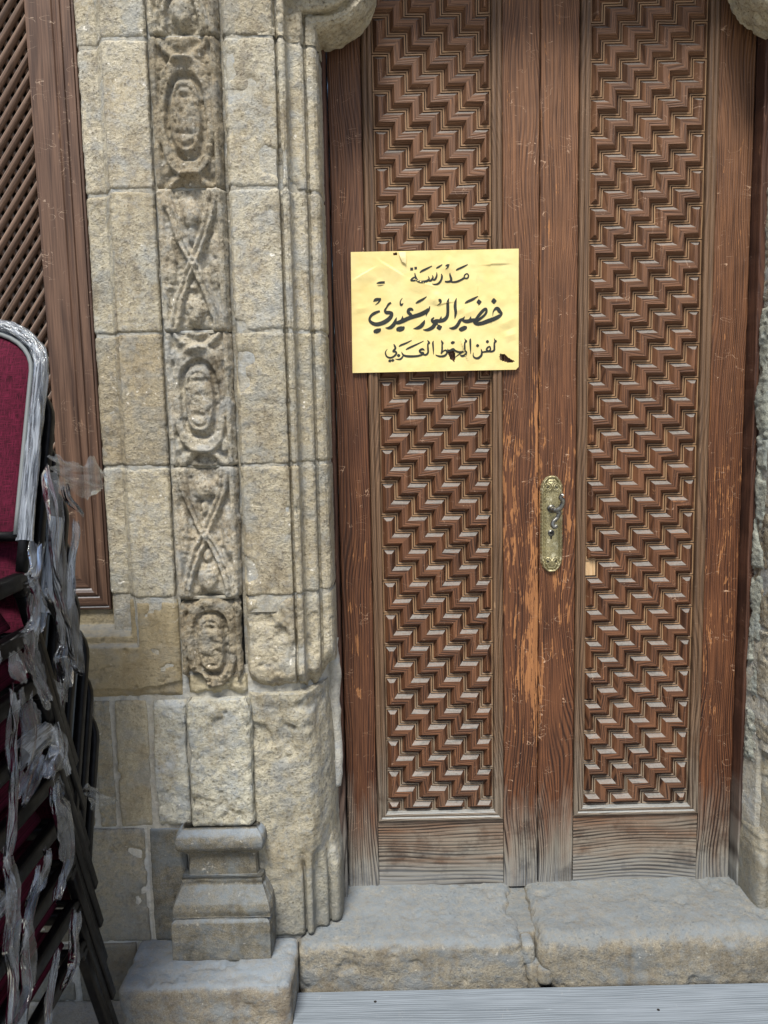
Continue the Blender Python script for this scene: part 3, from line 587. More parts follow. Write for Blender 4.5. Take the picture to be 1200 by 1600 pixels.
M_BEADX = wood_mat('bead_wood_level', (0.10, 0.065, 0.042), (0.24, 0.155, 0.10), (0.36, 0.24, 0.14), 'X', (0.20, 0.19, 0.165), 0.4, 0.2, 140.0, 0.0008, weather=(.70, .20), dust=((0.25, 0.28, 0.29), .7))
M_GROUND = wood_mat('panel_ground_wood', (0.012, 0.007, 0.005), (0.03, 0.016, 0.010), (0.06, 0.035, 0.02), 'Z', None, 0.1, 0.1, 80.0, 0.001)
M_FRAME = wood_mat('dark_frame_wood', (0.022, 0.010, 0.008), (0.065, 0.027, 0.019), (0.22, 0.11, 0.06), 'Z', (0.24, 0.235, 0.21), 0.5, 0.5, 100.0, 0.0014, weather=(.55, .22))
M_RAW = wood_mat('raw_wood', (0.38, 0.24, 0.12), (0.52, 0.36, 0.20), (0.6, 0.44, 0.28), 'Z', None, 0.0, 0.1, 60.0, 0.0005)

def wood_board(name, b, mat, parent, axis='Z', bow=.0012, seed=0, ch=.003):
    """board as a fine loft: slight bow, worn edges"""
    x0, x1, y0, y1, z0, z1 = b
    if axis == 'Z': L0, L1, A0, A1 = z0, z1, x0, x1
    else: L0, L1, A0, A1 = x0, x1, z0, z1
    ls = np.linspace(L0, L1, max(4, int((L1 - L0) / .02))); sec = []
    for a, y in ((A0, y1), (A0, y0 + ch), (A0 + ch * .4, y0 + ch * .35), (A0 + ch, y0)): sec.append((a, y))
    for a in np.linspace(A0 + ch, A1 - ch, 8)[1:-1]: sec.append((a, y0))
    for a, y in ((A1 - ch, y0), (A1 - ch * .4, y0 + ch * .35), (A1, y0 + ch), (A1, y1)): sec.append((a, y))
    sec = np.array(sec); n = len(sec); G = np.zeros((len(ls), n, 3))
    for j, l in enumerate(ls):
        nz = bow * fbm(sec[:, 0] * 2, l, seed, 3, 2, seed) + .0006 * fbm(sec[:, 0], l, seed, 30, 2, seed + 2)
        e = .0012 * fbm(l, seed, 0, 30, 3, seed + 5)
        a = sec[:, 0] + np.where(np.arange(n) < 3, e, np.where(np.arange(n) >= n - 3, -e, 0)); y = sec[:, 1] + np.where(sec[:, 1] < y1 - 1e-6, nz, 0)
        G[j] = np.stack([a, y, np.full(n, l)], 1) if axis == 'Z' else np.stack([np.full(n, l), y, a], 1)
    V = G.reshape(-1, 3); F = [tuple(f) for f in grid_faces(len(ls), n).tolist()]
    F += [(j * n, (j + 1) * n, (j + 1) * n + n - 1, j * n + n - 1) for j in range(len(ls) - 1)]
    F += [tuple(range(n)), tuple((len(ls) - 1) * n + i for i in range(n))]
    o = mesh_obj(name, V, F, mat, parent); return fix_normals(o)

D_GAP, D_FIL, D_CH, H_FIL, H_TOP, YB = .0011, .0042, .0142, .0050, .0150, .0150
def strip_mesh(cells, xb, zb, flip, rng):
    """one stair-stepped strip: cells [(col,row)...], boundaries xb (along x), zb (going down)"""
    n = len(cells); jit = rng.uniform(-.0005, .0005)
    def PQ(k, d):
        c, r = cells[k]; x0, x1, z0, z1 = xb[c], xb[c + 1], zb[r], zb[r + 1]   # z0 upper edge (larger z)
        P = (x1 - d, z0 - d); Q = (x0 + d, z1 + d)
        if n == 1: return None
        if k == 0:
            if cells[1][0] == c: Q = (x0 + d, z0 - d)      # leaves downwards: cap on top
            else: P = (x0 + d, z0 - d)                     # leaves sideways: cap on its side
        if k == n - 1:
            if cells[n - 2][0] == c: P = (x1 - d, z1 + d)
            else: Q = (x1 - d, z1 + d)
        return P, Q
    def ring(d):
        if n == 1:
            c, r = cells[0]; x0, x1, z0, z1 = xb[c], xb[c + 1], zb[r], zb[r + 1]
            return [(x0 + d, z0 - d), (x1 - d, z0 - d), (x1 - d, z1 + d), (x0 + d, z1 + d)]
        a = [PQ(k, d) for k in range(n)]; return [p for p, _ in a] + [q for _, q in reversed(a)]
    rings = [(D_GAP, 0), (D_GAP, H_FIL), (D_FIL, H_FIL), (D_FIL + .0004, H_FIL - .0030), (D_FIL + .0014, H_FIL - .0030), (D_CH, H_TOP + jit)]
    V = []; F = []; UV = []; MI = []
    for d, h in rings:
        for (x, z) in ring(d): V.append((x, YB - h, z))
    m = len(V) // len(rings)
    def addf(idx, mi=0):
        MI.append(mi); p = [V[i] for i in idx]; ex = abs(p[1][0] - p[0][0]) + abs(p[-1][0] - p[-2][0]); ez = abs(p[1][2] - p[0][2]) + abs(p[-1][2] - p[-2][2])
        horiz = ex > ez; F.append(tuple(idx))
        for q in p: UV.append((q[2] - q[1], q[0]) if horiz else (q[0] - q[1], q[2]))
    for k in range(len(rings) - 1):
        for i in range(m):
            j = (i + 1) % m; addf([k * m + i, k * m + j, (k + 1) * m + j, (k + 1) * m + i], 1 if k == 1 else 0)
    t = (len(rings) - 1) * m
    if n == 1: addf([t, t + 1, t + 2, t + 3])
    else:
        for i in range(n - 1): addf([t + i, t + i + 1, t + m - 2 - i, t + m - 1 - i])
    V = np.array(V)
    # hand-cut wear: corners knocked about a little
    V[:, 1] += .0012 * fbm(V[:, 0], 0, V[:, 2], 30, 3, 800) + rng.uniform(-.0008, .0008); V[:, 0] += .0009 * fbm(V[:, 0], 1, V[:, 2], 45, 2, 801); V[:, 2] += .0011 * fbm(V[:, 0], 2, V[:, 2], 45, 2, 802)
    if flip is not None: V[:, 0] = flip - V[:, 0]
    return V, F, UV, MI
def bead_sec(w):   # two rolls with a quirk between, y towards the viewer negative
    s = [(0, .012), (0, -.001)]
    for c, r, hh in ((w * .27, w * .25, .0055), (w * .74, w * .24, .0035)):
        for a in np.linspace(180, 0, 7): s.append((c + r * math.cos(R(a)), -.0008 - hh * math.sin(R(a))))
    s += [(w, -.001), (w, .012)]; return np.array(s)
def bead_run(p0, p1, inward, w, mat, parent, mitre):
    """bead from p0 to p1 (x,z) with its section running towards `inward`; mitre=(m0,m1) shifts section along the run"""
    p0, p1, iv = np.array(p0), np.array(p1), np.array(inward, float); d = (p1 - p0) / np.linalg.norm(p1 - p0); s = bead_sec(w); n = len(s); L = np.linalg.norm(p1 - p0)
    ts = np.linspace(0, 1, max(3, int(L / .03))); V = []
    for t in ts:
        for a, y in s:
            sh = mitre[0] * a * (1 - t) - mitre[1] * a * t
            q = p0 + d * (L * t + sh) + iv * a; V.append((q[0], y + .0008 * float(fbm(q[0], 0, q[1], 12, 2, 5)), q[1]))
    F = grid_faces(len(ts), n).tolist(); o = mesh_obj('bead_moulding', V, F, mat, parent, False); return fix_normals(o)

def leaf(name, label, x0, x1, stile_hinge, stile_meet, pan, zrow, pitch, zbot, mirrored, seed, mats, skip=None):
    """pan=(xa,xb) carved field; beads outside it"""
    g = thing(name, ((x0 + x1) / 2, .02, .17), label, 'door leaf', 'carved leaves of the double door')
    xa, xb_ = pan; bw = .025
    (ha, hb), (ma, mb) = stile_hinge, stile_meet
    wood_board('stile', (ha, hb, 0, .045, .168, 2.62), mats[0], g, seed=seed); wood_board('stile', (ma, mb, 0, .045, .168, 2.62), mats[1], g, seed=seed + 1)
    ra, rb = min(hb, mb), max(ha, ma)
    wood_board('bottom_rail', (ra + .0015, rb - .0015, .0015, .045, .170, zbot - bw), M_RAIL, g, 'X', seed=seed + 2)
    panel = mesh_obj('carved_panel', *box(ra, rb, YB, .04, zbot - bw - .001, 2.62), M_GROUND, g)
    tz = zbot - .002
    bead_run((xa - bw, zbot - bw), (xa - bw, 2.62), (1, 0), bw, M_BEAD, panel, (1, 0))
    bead_run((xb_ + bw, zbot - bw), (xb_ + bw, 2.62), (-1, 0), bw, M_BEAD, panel, (1, 0))
    bead_run((xa - bw, zbot - bw), (xb_ + bw, zbot - bw), (0, 1), bw, M_BEADX, panel, (1, 1))
    u = pitch / 2; top = zrow + 2 * pitch; nr = int((top - zbot) / u); zb = [top - u * j for j in range(nr + 1)]
    if zb[-1] - zbot > .0285: zb.append(zbot)
    else: zb[-1] = zbot
    W = xb_ - xa; cw = .0436; first = W - cw * 5 - .0315
    xs = [0, max(first, .030)] ; 
    while len(xs) < 7: xs.append(xs[-1] + cw)
    xs.append(W); xs = np.array(xs) + xa
    rows = len(zb) - 1; rng = random.Random(seed); k0 = -8
    flip = (xa + xb_) if mirrored else None
    for k in range(-8, rows // 2 + 2):
        cells = []
        for c in range(7):
            for r in (2 * k + c, 2 * k + c + 1):
                if 0 <= r < rows: cells.append((c, r))
        if not cells: continue
        if skip is not None and k == skip:       # broken strip: last cell gone, raw wood shows
            c, r = cells[-1]; cells = cells[:-1]
            a, b = xs[c] + .002, xs[c + 1] - .002
            if flip is not None: a, b = flip - b, flip - a
            bb = box_obj('bare_patch', (a, b, YB - .003, YB + .002, zb[r + 1] + .003, zb[r] + .012), M_RAW, panel, .0008); bb['label'] = 'pale raw wood where a piece of carving is missing'
        V, F, UV, MI = strip_mesh(cells, xs, zb, flip, rng)
        so = mesh_obj('zigzag_strip', V, F, M_STRIP, panel, False, UV); so.data.materials.append(M_FILLET); so.data.polygons.foreach_set('material_index', MI); fix_normals(so)
    return g, panel
SKIP_R = 14
leafL, panL = leaf('door_leaf', 'carved wooden door leaf carrying the yellow paper sign', -.116, .3995, (-.116, -.0345), (.3075, .3990), (-.008, .2815), 2.4116, .08665, .388, False, 11, (M_STILE, M_STILE2))
leafR, panR = leaf('door_leaf', 'carved wooden door leaf with the brass handle plate', .4005, .922, (.8335, .922), (.4005, .4950), (.5215, .8075), 2.3848, .0850, .394, True, 23, (M_STILE2, M_STILE2), skip=SKIP_R)
frame = thing('door_frame', (.40, 0, .17), 'dark wooden frame posts set between the stone jambs and the door leaves', 'door frame')
wood_board('post', (-.165, -.1185, -.045, .06, .165, 2.62), M_FRAME, frame, seed=41); wood_board('post', (.9245, .975, -.045, .06, .165, 2.62), M_FRAME, frame, seed=42)
wood_board('rebate_strip', (-.115, .921, .048, .06, .165, 2.62), M_FRAME, frame, seed=43)

# handle plate
t = MT('tarnished_brass'); p = t.objc(); n1 = t.noise(p, 90, 4, .6); n2 = t.noise(p, 380, 3, .6)
c = t.mix(t.mr(n1, .35, .65), (.50, .45, .26), (.27, .24, .14)); c = t.mix(t.mr(n2, .5, .7, 0, .7), c, (.06, .055, .035)); c = t.mix(t.mr(t.noise(p, 45, 3), .56, .66), c, (.62, .58, .40))
M_BRASS = t.done(c, t.mr(n1, .3, .7, .3, .6), t.bump(t.M('ADD', n1, n2), .0012, .7), .75, .5)
t = MT('worn_steel'); p = t.objc(); M_STEEL = t.done(t.mix(t.mr(t.noise(p, 120, 4), .4, .65), (.22, .22, .205), (.09, .09, .085)), .38, None, .85, .5)
M_BLACK = MT('keyhole_dark').done((.006, .006, .006), .8)
def plate():
    cx, z0, z1, hw = .4325, 1.042, 1.294, .0290
    m, n = 150, 44; G = []
    zs = np.linspace(z0, z1, m); q = np.linspace(-1, 1, n)
    zc0, zc1 = z0 + .036, z1 - .036
    for z in zs:
        e = (zc0 - z) / .036 if z < zc0 else ((z - zc1) / .036 if z > zc1 else 0); w = hw * math.sqrt(max(1 - e * e, 0.02))
        w += .0005 * math.sin(z * 620) ; G.append(np.stack([cx + q * w, np.full(n, z), np.full(n, w)], 1))
    G = np.array(G); X, Z, Wd = G[..., 0], G[..., 1], G[..., 2]; ex = Wd - np.abs(X - cx)
    ez = np.minimum(Z - z0, z1 - Z); ed = np.minimum(ex, ez + .002)
    h = .0035 * sstep(0, .0035, ed) + .0034 * ridge(ed - .0055, .0020) - .0026 * ridge(ed - .0100, .0013) + .0022 * sstep(.0115, .0135, ed) - .0020 * ridge(ed - .0170, .0010)
    end = sstep(.050, .040, np.minimum(Z - z0, z1 - Z))
    # scrolls and leaf relief in both ends
    for zz, sg in ((z0 + .030, 1), (z1 - .030, -1)):
        for sx in (-1, 1):
            dx, dz = X - cx - sx * .011, Z - zz; r = np.sqrt(dx**2 + dz**2); a = np.arctan2(dz * sg, dx * sx)
            h += end * .0036 * ridge(np.sin((r * 620 - a) * 1.0), .6) * sstep(.014, .010, r)
        h += .0038 * ridge((X - cx) / .005, 1) * ridge((Z - (zz - sg * .010)) / .012, 1)
    h += .0007 * fbm(X, 0, Z, 260, 3, 3)
    V = np.stack([X, -.0005 - h, Z], -1).reshape(-1, 3); F = grid_faces(m, n)
    rim = np.concatenate([np.arange(n), np.arange(1, m) * n + n - 1, (m - 1) * n + np.arange(n - 2, -1, -1), np.arange(m - 2, 0, -1) * n]); W = V[rim].copy(); W[:, 1] = .002
    o = len(V); a = np.arange(len(rim)); b = (a + 1) % len(rim)
    pl_ = mesh_obj('handle_plate', np.vstack([V, W]), np.vstack([F, np.stack([rim[a], o + a, o + b, rim[b]], 1)]), M_BRASS, leafR, True)
    pl_['label'] = 'ornate tarnished brass handle plate'
    zl = 1.209
    parts = [tube([(cx - .002, -.004, zl), (cx - .002, -.012, zl)], [.0105, .0105], 18), tube([(cx - .002, -.012, zl), (cx - .002, -.034, zl)], [.0075, .0065], 14)]
    V, F = join_vf(parts); mesh_obj('spindle', V, F, M_STEEL, pl_, True)
    path = smooth_path([(cx + .020, -.046, zl + .036), (cx + .0155, -.045, zl + .038), (cx + .0135, -.044, zl + .031), (cx + .019, -.043, zl + .026), (cx + .019, -.041, zl + .016), (cx + .014, -.040, zl + .006), (cx + .006, -.038, zl - .001), (cx + .011, -.038, zl - .008), (cx + .006, -.039, zl - .020), (cx - .004, -.041, zl - .030), (cx - .006, -.042, zl - .038), (cx - .001, -.043, zl - .043), (cx + .005, -.043, zl - .039)], 8)
    L = len(path); rr = np.interp(np.linspace(0, 1, L), [0, .1, .25, .5, .65, .85, 1], [.0060, .0048, .0056, .0070, .0054, .0058, .0052])
    V, F = tube(path, rr, 12); V2, F2 = tube([(cx - .002, -.030, zl), (cx + .004, -.036, zl - .001), (cx + .008, -.040, zl - .003)], [.0075, .0072, .0055], 12); V, F = join_vf([(V, F), (V2, F2)]); mesh_obj('lever', V, F, M_STEEL, pl_, True)
    V, F = tube([(cx - .002, -.003, 1.1455), (cx - .002, -.0085, 1.1455)], .0085, 18); mesh_obj('lock_cylinder', V, F, M_STEEL, pl_, True)
    V, F = join_vf([tube([(cx - .002, -.0084, 1.1465), (cx - .002, -.0089, 1.1465)], .0045, 14), box(cx - .0042, cx + .0002, -.0066, -.0058, 1.130, 1.143)]); mesh_obj('keyhole', V, F, M_BLACK, pl_)
    for sx in (-1, 1):
        for zz in (z0 + .030, z1 - .030):
            V, F = tube([(cx + sx * .0105, -.004, zz), (cx + sx * .0105, -.0076, zz)], .0034, 10); mesh_obj('screw', V, F, M_BLACK, pl_)
plate()

# ------------------------------------------------------------------ paper sign
SX0, SX1, SZ0, SZ1, SY = -.0690, .3460, 1.5635, 1.8580, -.0090
def s2w(px, py):   # poster layout measured in 1/1000ths of its own sheet: origin top left
    return SX0 + px * .001 * (SX1 - SX0), SZ1 - py * .001 * (SZ1 - SZ0)
def fold(X, Z, p, q, amp, w, side=0):
    (x0, z0), (x1, z1) = s2w(*p), s2w(*q); dx, dz = x1 - x0, z1 - z0; L = math.hypot(dx, dz)
    t = np.clip(((X - x0) * dx + (Z - z0) * dz) / L / L, -.02, 1.02); inside = sstep(-.02, .4, t) * sstep(1.02, .6, t); d = ((X - x0) * dz - (Z - z0) * dx) / L
    return amp * inside * (np.maximum(0, 1 - np.abs(d) / w) if side == 0 else np.where(d * side > 0, np.maximum(0, 1 - d * side / w), 0))
FOLDS = [((0, 235), (160, 110), .006, .030, 1), ((160, 60), (330, 215), .007, .035, 1), ((330, 215), (520, 300), .006, .030, 1), ((520, 330), (480, 450), .006, .020, 0), ((480, 455), (640, 420), .004, .02, -1),
         ((600, 40), (560, 200), .006, .02, 0), ((0, 470), (110, 460), .003, .012, 0), ((760, 130), (975, 120), .004, .04, -1), ((745, 150), (770, 620), .004, .05, 1), ((870, 640), (990, 560), .005, .02, 0), ((905, 730), (1000, 690), .005, .015, 0),
         ((660, 540), (760, 480), .003, .012, 0), ((150, 640), (260, 600), .002, .02, 0), ((870, 330), (900, 480), .003, .02, 0), ((640, 700), (700, 960), .005, .03, -1), ((600, 520), (680, 470), .003, .012, 0)]
def sign_h(X, Z):
    h = .0012 + .0018 * fbm(X, 0, Z, 9, 3, 900) + .0007 * fbm(X, 0, Z, 40, 2, 903)
    for p, q, a, w, s in FOLDS: h = h + fold(X, Z, p, q, a * .5, w, s)
    return h
HOLES = [[(888, 862), (915, 868), (945, 903), (982, 934), (935, 941), (890, 920), (882, 890)], [(567, 815), (608, 825), (619, 868), (612, 928), (586, 900), (571, 852)], [(248, 18), (273, 6), (276, 30), (255, 33)]]
def in_poly(x, z, poly):
    c = np.zeros(x.shape, bool); n = len(poly)
    for i in range(n):
        (x1, z1), (x2, z2) = poly[i], poly[(i + 1) % n]
        c ^= ((z1 > z) != (z2 > z)) & (x < (x2 - x1) * (z - z1) / (z2 - z1 + 1e-12) + x1)
    return c
t = MT('yellow_paper'); p = t.pos(); c = t.mix(t.mr(t.noise(p, 14, 4), .35, .65), (.69, .57, .235), (.74, .63, .30)); c = t.mix(t.mr(t.noise(p, 30, 5, .6), .58, .72, 0, .35), c, (.66, .52, .28))
M_PAPER = t.done(c, .55, t.bump(t.noise(p, 55, 4), .0012, .5), spec=.25)
t = MT('paper_back'); p = t.pos(); M_PBACK = t.done(t.mix(t.noise(p, 40, 3), (.66, .56, .29), (.76, .68, .38)), .7)
M_INK = MT('black_ink').done((.022, .026, .024), .6)
sign = thing('paper_sign', (.138, SY, 1.71), 'yellow paper sign with black Arabic calligraphy, torn and creased, fixed to the door', 'sign')
nx, nz = 211, 151; xs = np.linspace(SX0, SX1, nx); zs = np.linspace(SZ0, SZ1, nz); X, Z = np.meshgrid(xs, zs)
Xs = X - .003 * (1 - (Z - SZ0) / (SZ1 - SZ0)) * (1 - (X - SX0) / (SX1 - SX0)); Y = SY - sign_h(X, Z)
V = np.stack([Xs, Y, Z], -1).reshape(-1, 3); F = grid_faces(nz, nx)
cx_, cz_ = V[F][:, :, 0].mean(1), V[F][:, :, 2].mean(1); keep = np.ones(len(F), bool)
for poly in HOLES: keep &= ~in_poly(cx_, cz_, [s2w(*q) for q in poly])
crn = (cx_ > SX1 - .006) & (cz_ < SZ0 + .006) & ((cx_ - SX1 + .006) - (cz_ - SZ0) > 0); keep &= ~crn
Vb = V.copy(); Vb[:, 1] += .0006
mesh_obj('sheet', np.vstack([V, Vb]), np.vstack([F[keep], F[keep][:, ::-1] + len(V)]), M_PAPER, sign, True)
def flap(pts, curl, seed):
    """torn tongue: quad fan (root edge first) curling away from the sheet"""
    P = np.array([s2w(*q) for q in pts]); a, b, c_, d = P; m = 14; G = []
    for i in range(m):
        t_ = i / (m - 1); l, r = a + (d - a) * t_, b + (c_ - b) * t_
        for j in range(m):
            s_ = j / (m - 1); q = l + (r - l) * s_; q = q + .0012 * float(fbm(q[0], q[1], 0, 120, 2, seed)) * t_
            G.append((q[0], SY - float(sign_h(q[0], q[1])) - .001 - curl * math.sin(t_ * 2.2) - .0015 * float(fbm(q[0], 0, q[1], 70, 2, seed + 1)) * t_, q[1]))
    F = grid_faces(m, m).tolist(); V = np.array(G); V2 = V.copy(); V2[:, 1] += .0005; n_ = len(V)
    mesh_obj('torn_flap', np.vstack([V, V2]), F + [tuple(k + n_ for k in reversed(f)) for f in F], M_PBACK, sign, True)
flap([(284, 6), (326, 6), (328, 112), (302, 88)], .004, 3)
INK = [
[
 [(696,198,6.2),(700,216,7.1),(692,233,8.0),(677,231,7.1),(675,212,6.2),(686,197,6.2),(697,198,5.3)],
 [(679,226,10.7),(657,244,9.8),(632,258,9.8),(608,262,8.9),(586,255,6.2)],
 [(589,187,2.7),(590,207,8.9),(596,235,11.6),(593,253,11.6),(574,259,9.8),(558,256,6.2)],
 [(625,166,4.5),(637,157,8.9),(666,140,8.9),(696,120,3.6)],
 [(562,130,3.6),(574,125,10.7),(587,121,3.6)],
 [(581,132,7.1),(571,148,5.3),(562,156,1.8)],
 [(537,192,2.7),(541,215,9.8),(535,246,9.8),(519,272,9.8),(497,279,7.1),(482,273,2.7)],
 [(507,147,4.5),(523,135,8.9),(544,117,3.6)],
 [(510,179,2.7),(510,208,8.0),(500,236,9.8),(489,240,8.0),(481,223,4.5)],
 [(484,202,2.7),(487,223,8.0),(476,244,10.7),(462,246,7.1),(455,232,3.6)],
 [(460,210,2.7),(464,235,8.0),(447,251,11.6),(415,256,12.5),(395,246,11.6),(384,218,9.8),(379,182,3.6)],
 [(382,218,4.5),(371,220,8.0),(358,236,9.8),(357,245,6.2),(371,245,8.0),(386,239,8.9)],
 [(352,149,13.4),(370,148,13.4)],
 [(377,142,12.5),(393,141,11.6)],
 [(409,179,4.5),(424,165,9.8),(455,145,8.9),(483,126,3.6)],
 [(150,259,3.6),(170,254,10.7),(199,252,10.7)],
 [(155,278,1.8),(173,278,3.1),(192,273,1.3)]],  # thin shadow line below the mark, painted in ink like a stroke
[
 [(844,551,1.8),(845,523,4.5),(851,502,8.0),(863,488,15.1),(875,490,17.8),(886,512,17.8),(902,531,7.1)],
 [(900,532,8.9),(882,552,17.8),(851,573,19.6),(815,590,20.5),(779,607,18.7),(750,612,16.0),(733,601,12.5),(729,585,7.1)],
 [(835,560,2.7),(834,585,2.7),(833,612,1.3)],
 [(733,595,9.8),(744,570,12.5),(766,531,15.1),(788,499,15.1),(802,490,14.3),(806,510,11.6),(797,535,11.6),(775,562,12.5),(750,586,13.4),(733,598,11.6)],
 [(744,576,13.4),(717,582,18.7),(690,589,18.7),(670,584,15.1),(655,568,8.0)],
 [(712,548,1.8),(709,566,9.8),(704,588,15.1)],
 [(675,547,1.8),(666,565,9.8),(648,580,15.1),(636,608,16.0),(621,634,16.9),(601,644,13.4),(580,640,1.8)],
 [(643,665,8.9),(650,657,20.5),(677,641,20.5),(687,632,6.2)],
 [(835,427,2.7),(851,425,27.6),(867,425,2.7)],
 [(746,432,2.7),(761,431,26.7),(777,429,2.7)],
 [(676,440,2.7),(690,428,11.6),(726,406,12.5),(756,382,2.7)],
 [(627,395,2.7),(621,423,10.7),(618,463,15.1),(621,512,13.4),(618,543,8.9),(615,566,1.8)],
 [(582,394,2.7),(575,422,11.6),(574,462,15.1),(574,505,14.3),(569,545,16.0),(551,572,18.7),(525,581,17.8),(503,580,17.8),(485,592,16.0)],
 [(534,541,1.8),(532,559,8.9),(526,581,15.1)],
 [(505,640,3.6),(521,634,27.6),(538,627,3.6)],
 [(519,402,4.5),(526,410,15.1),(532,422,9.8),(524,441,4.5),(509,455,1.3)],
 [(491,549,4.5),(479,570,13.4),(487,588,15.1),(504,583,15.1),(513,593,16.0)],
 [(513,596,17.8),(498,602,18.7),(484,629,18.7),(462,647,16.9),(442,653,11.6),(423,650,1.8)],
 [(435,568,1.8),(427,594,15.1),(411,621,18.7),(389,635,14.3),(365,640,1.8)],
 [(467,456,2.7),(462,478,8.9),(452,502,9.8),(446,523,5.3),(443,542,1.3)],
 [(460,481,15.1),(442,502,20.5),(407,524,20.5),(371,538,19.6),(335,554,19.6),(304,573,20.5),(275,587,17.8),(257,590,9.8)],
 [(367,489,6.2),(355,478,14.3),(341,482,16.0),(336,502,15.1),(349,521,16.0),(355,540,15.1)],
 [(302,531,1.8),(301,551,9.8),(295,575,15.1)],
 [(266,542,1.8),(260,565,11.6),(252,593,17.8),(235,620,18.7),(217,630,13.4),(197,628,1.8)],
 [(265,655,6.2),(275,644,23.2),(300,635,22.3),(312,621,5.3)],
 [(234,420,8.9),(219,434,10.7),(207,459,8.0),(197,484,11.6),(206,501,16.9),(226,503,16.9),(237,512,16.0),(228,543,19.6),(202,573,21.4),(166,594,20.5),(135,596,18.7),(110,577,15.1),(103,553,11.6),(113,525,12.5),(135,504,14.3),(166,488,9.8)],
 [(128,668,5.3),(136,658,20.5),(159,646,19.6),(168,632,4.5)],
 [(128,409,2.7),(144,394,16.0),(175,386,6.2)],
 [(170,391,9.8),(159,416,7.1),(139,437,1.8)],
 [(303,384,1.8),(293,403,4.5),(289,422,6.2),(295,442,10.7),(308,427,2.2)],
 [(382,431,4.5),(398,418,11.6),(424,400,10.7),(448,377,2.7)]],
[
 [(852,733,1.8),(855,748,6.2),(862,759,10.7),(854,771,8.9),(853,807,9.8),(851,834,9.8),(835,844,8.9),(815,842,9.8),(779,848,7.1)],
 [(826,799,6.2),(813,809,8.0),(806,827,8.9),(817,840,8.9),(829,828,8.0),(826,800,6.2)],
 [(802,759,6.2),(811,760,16.0),(820,758,6.2)],
 [(772,820,2.7),(777,848,8.9),(773,876,10.7),(755,896,11.6),(737,895,8.9),(725,878,6.2),(726,850,1.8)],
 [(742,792,5.3),(751,792,15.1),(761,791,5.3)],
 [(710,731,2.2),(707,751,9.8),(708,803,8.0),(709,860,2.2)],
 [(673,729,1.8),(677,744,6.2),(683,755,9.8),(674,767,8.0),(673,809,8.9),(675,833,8.0),(684,846,7.1),(675,869,10.7),(657,876,10.7),(646,867,4.5)],
 [(563,831,6.2),(583,830,8.9),(603,818,11.6),(617,832,9.8),(641,844,9.8),(666,839,8.0)],
 [(666,838,8.9),(641,860,6.2),(612,889,2.2)],
 [(590,765,6.2),(601,763,15.1),(614,759,6.2)],
 [(533,741,2.2),(537,756,8.9),(541,766,9.8),(538,775,8.0),(537,824,8.9),(531,855,6.2)],
 [(532,854,4.5),(545,832,6.2),(561,826,8.0),(566,849,8.9),(552,871,10.7),(528,876,9.8),(508,870,7.1),(497,861,2.7)],
 [(486,744,2.2),(482,764,8.9),(484,811,7.1),(485,859,2.2)],
 [(450,736,1.8),(454,748,7.1),(460,761,9.8),(452,772,8.0),(452,810,8.9),(452,841,8.9),(440,859,9.8),(424,857,8.0),(413,840,6.2)],
 [(431,822,4.5),(418,812,10.7),(402,824,9.8),(407,840,9.8),(424,846,9.8),(411,861,9.8),(380,870,10.7),(335,870,11.6),(309,863,9.8),(296,846,6.2),(293,830,2.2)],
 [(301,862,5.3),(296,877,8.0),(284,892,8.9),(268,894,6.2),(253,889,1.8)],
 [(264,862,5.3),(274,861,16.0),(284,859,5.3)],
 [(246,765,4.5),(252,784,9.8),(256,799,8.9),(246,817,10.7),(242,827,8.9),(257,830,8.9),(260,845,9.8),(246,867,8.9),(224,879,8.9),(204,869,8.0),(195,844,7.1),(197,823,4.5),(207,805,1.8)],
 [(211,906,5.3),(222,904,14.3),(229,902,5.3)],
 [(229,902,5.3),(237,901,13.4),(248,898,4.5)],
 [(276,786,3.6),(291,774,8.9),(322,758,8.0),(355,736,2.7)],
 [(318,814,3.6),(335,801,8.9),(380,774,8.0),(427,744,2.7)]]]
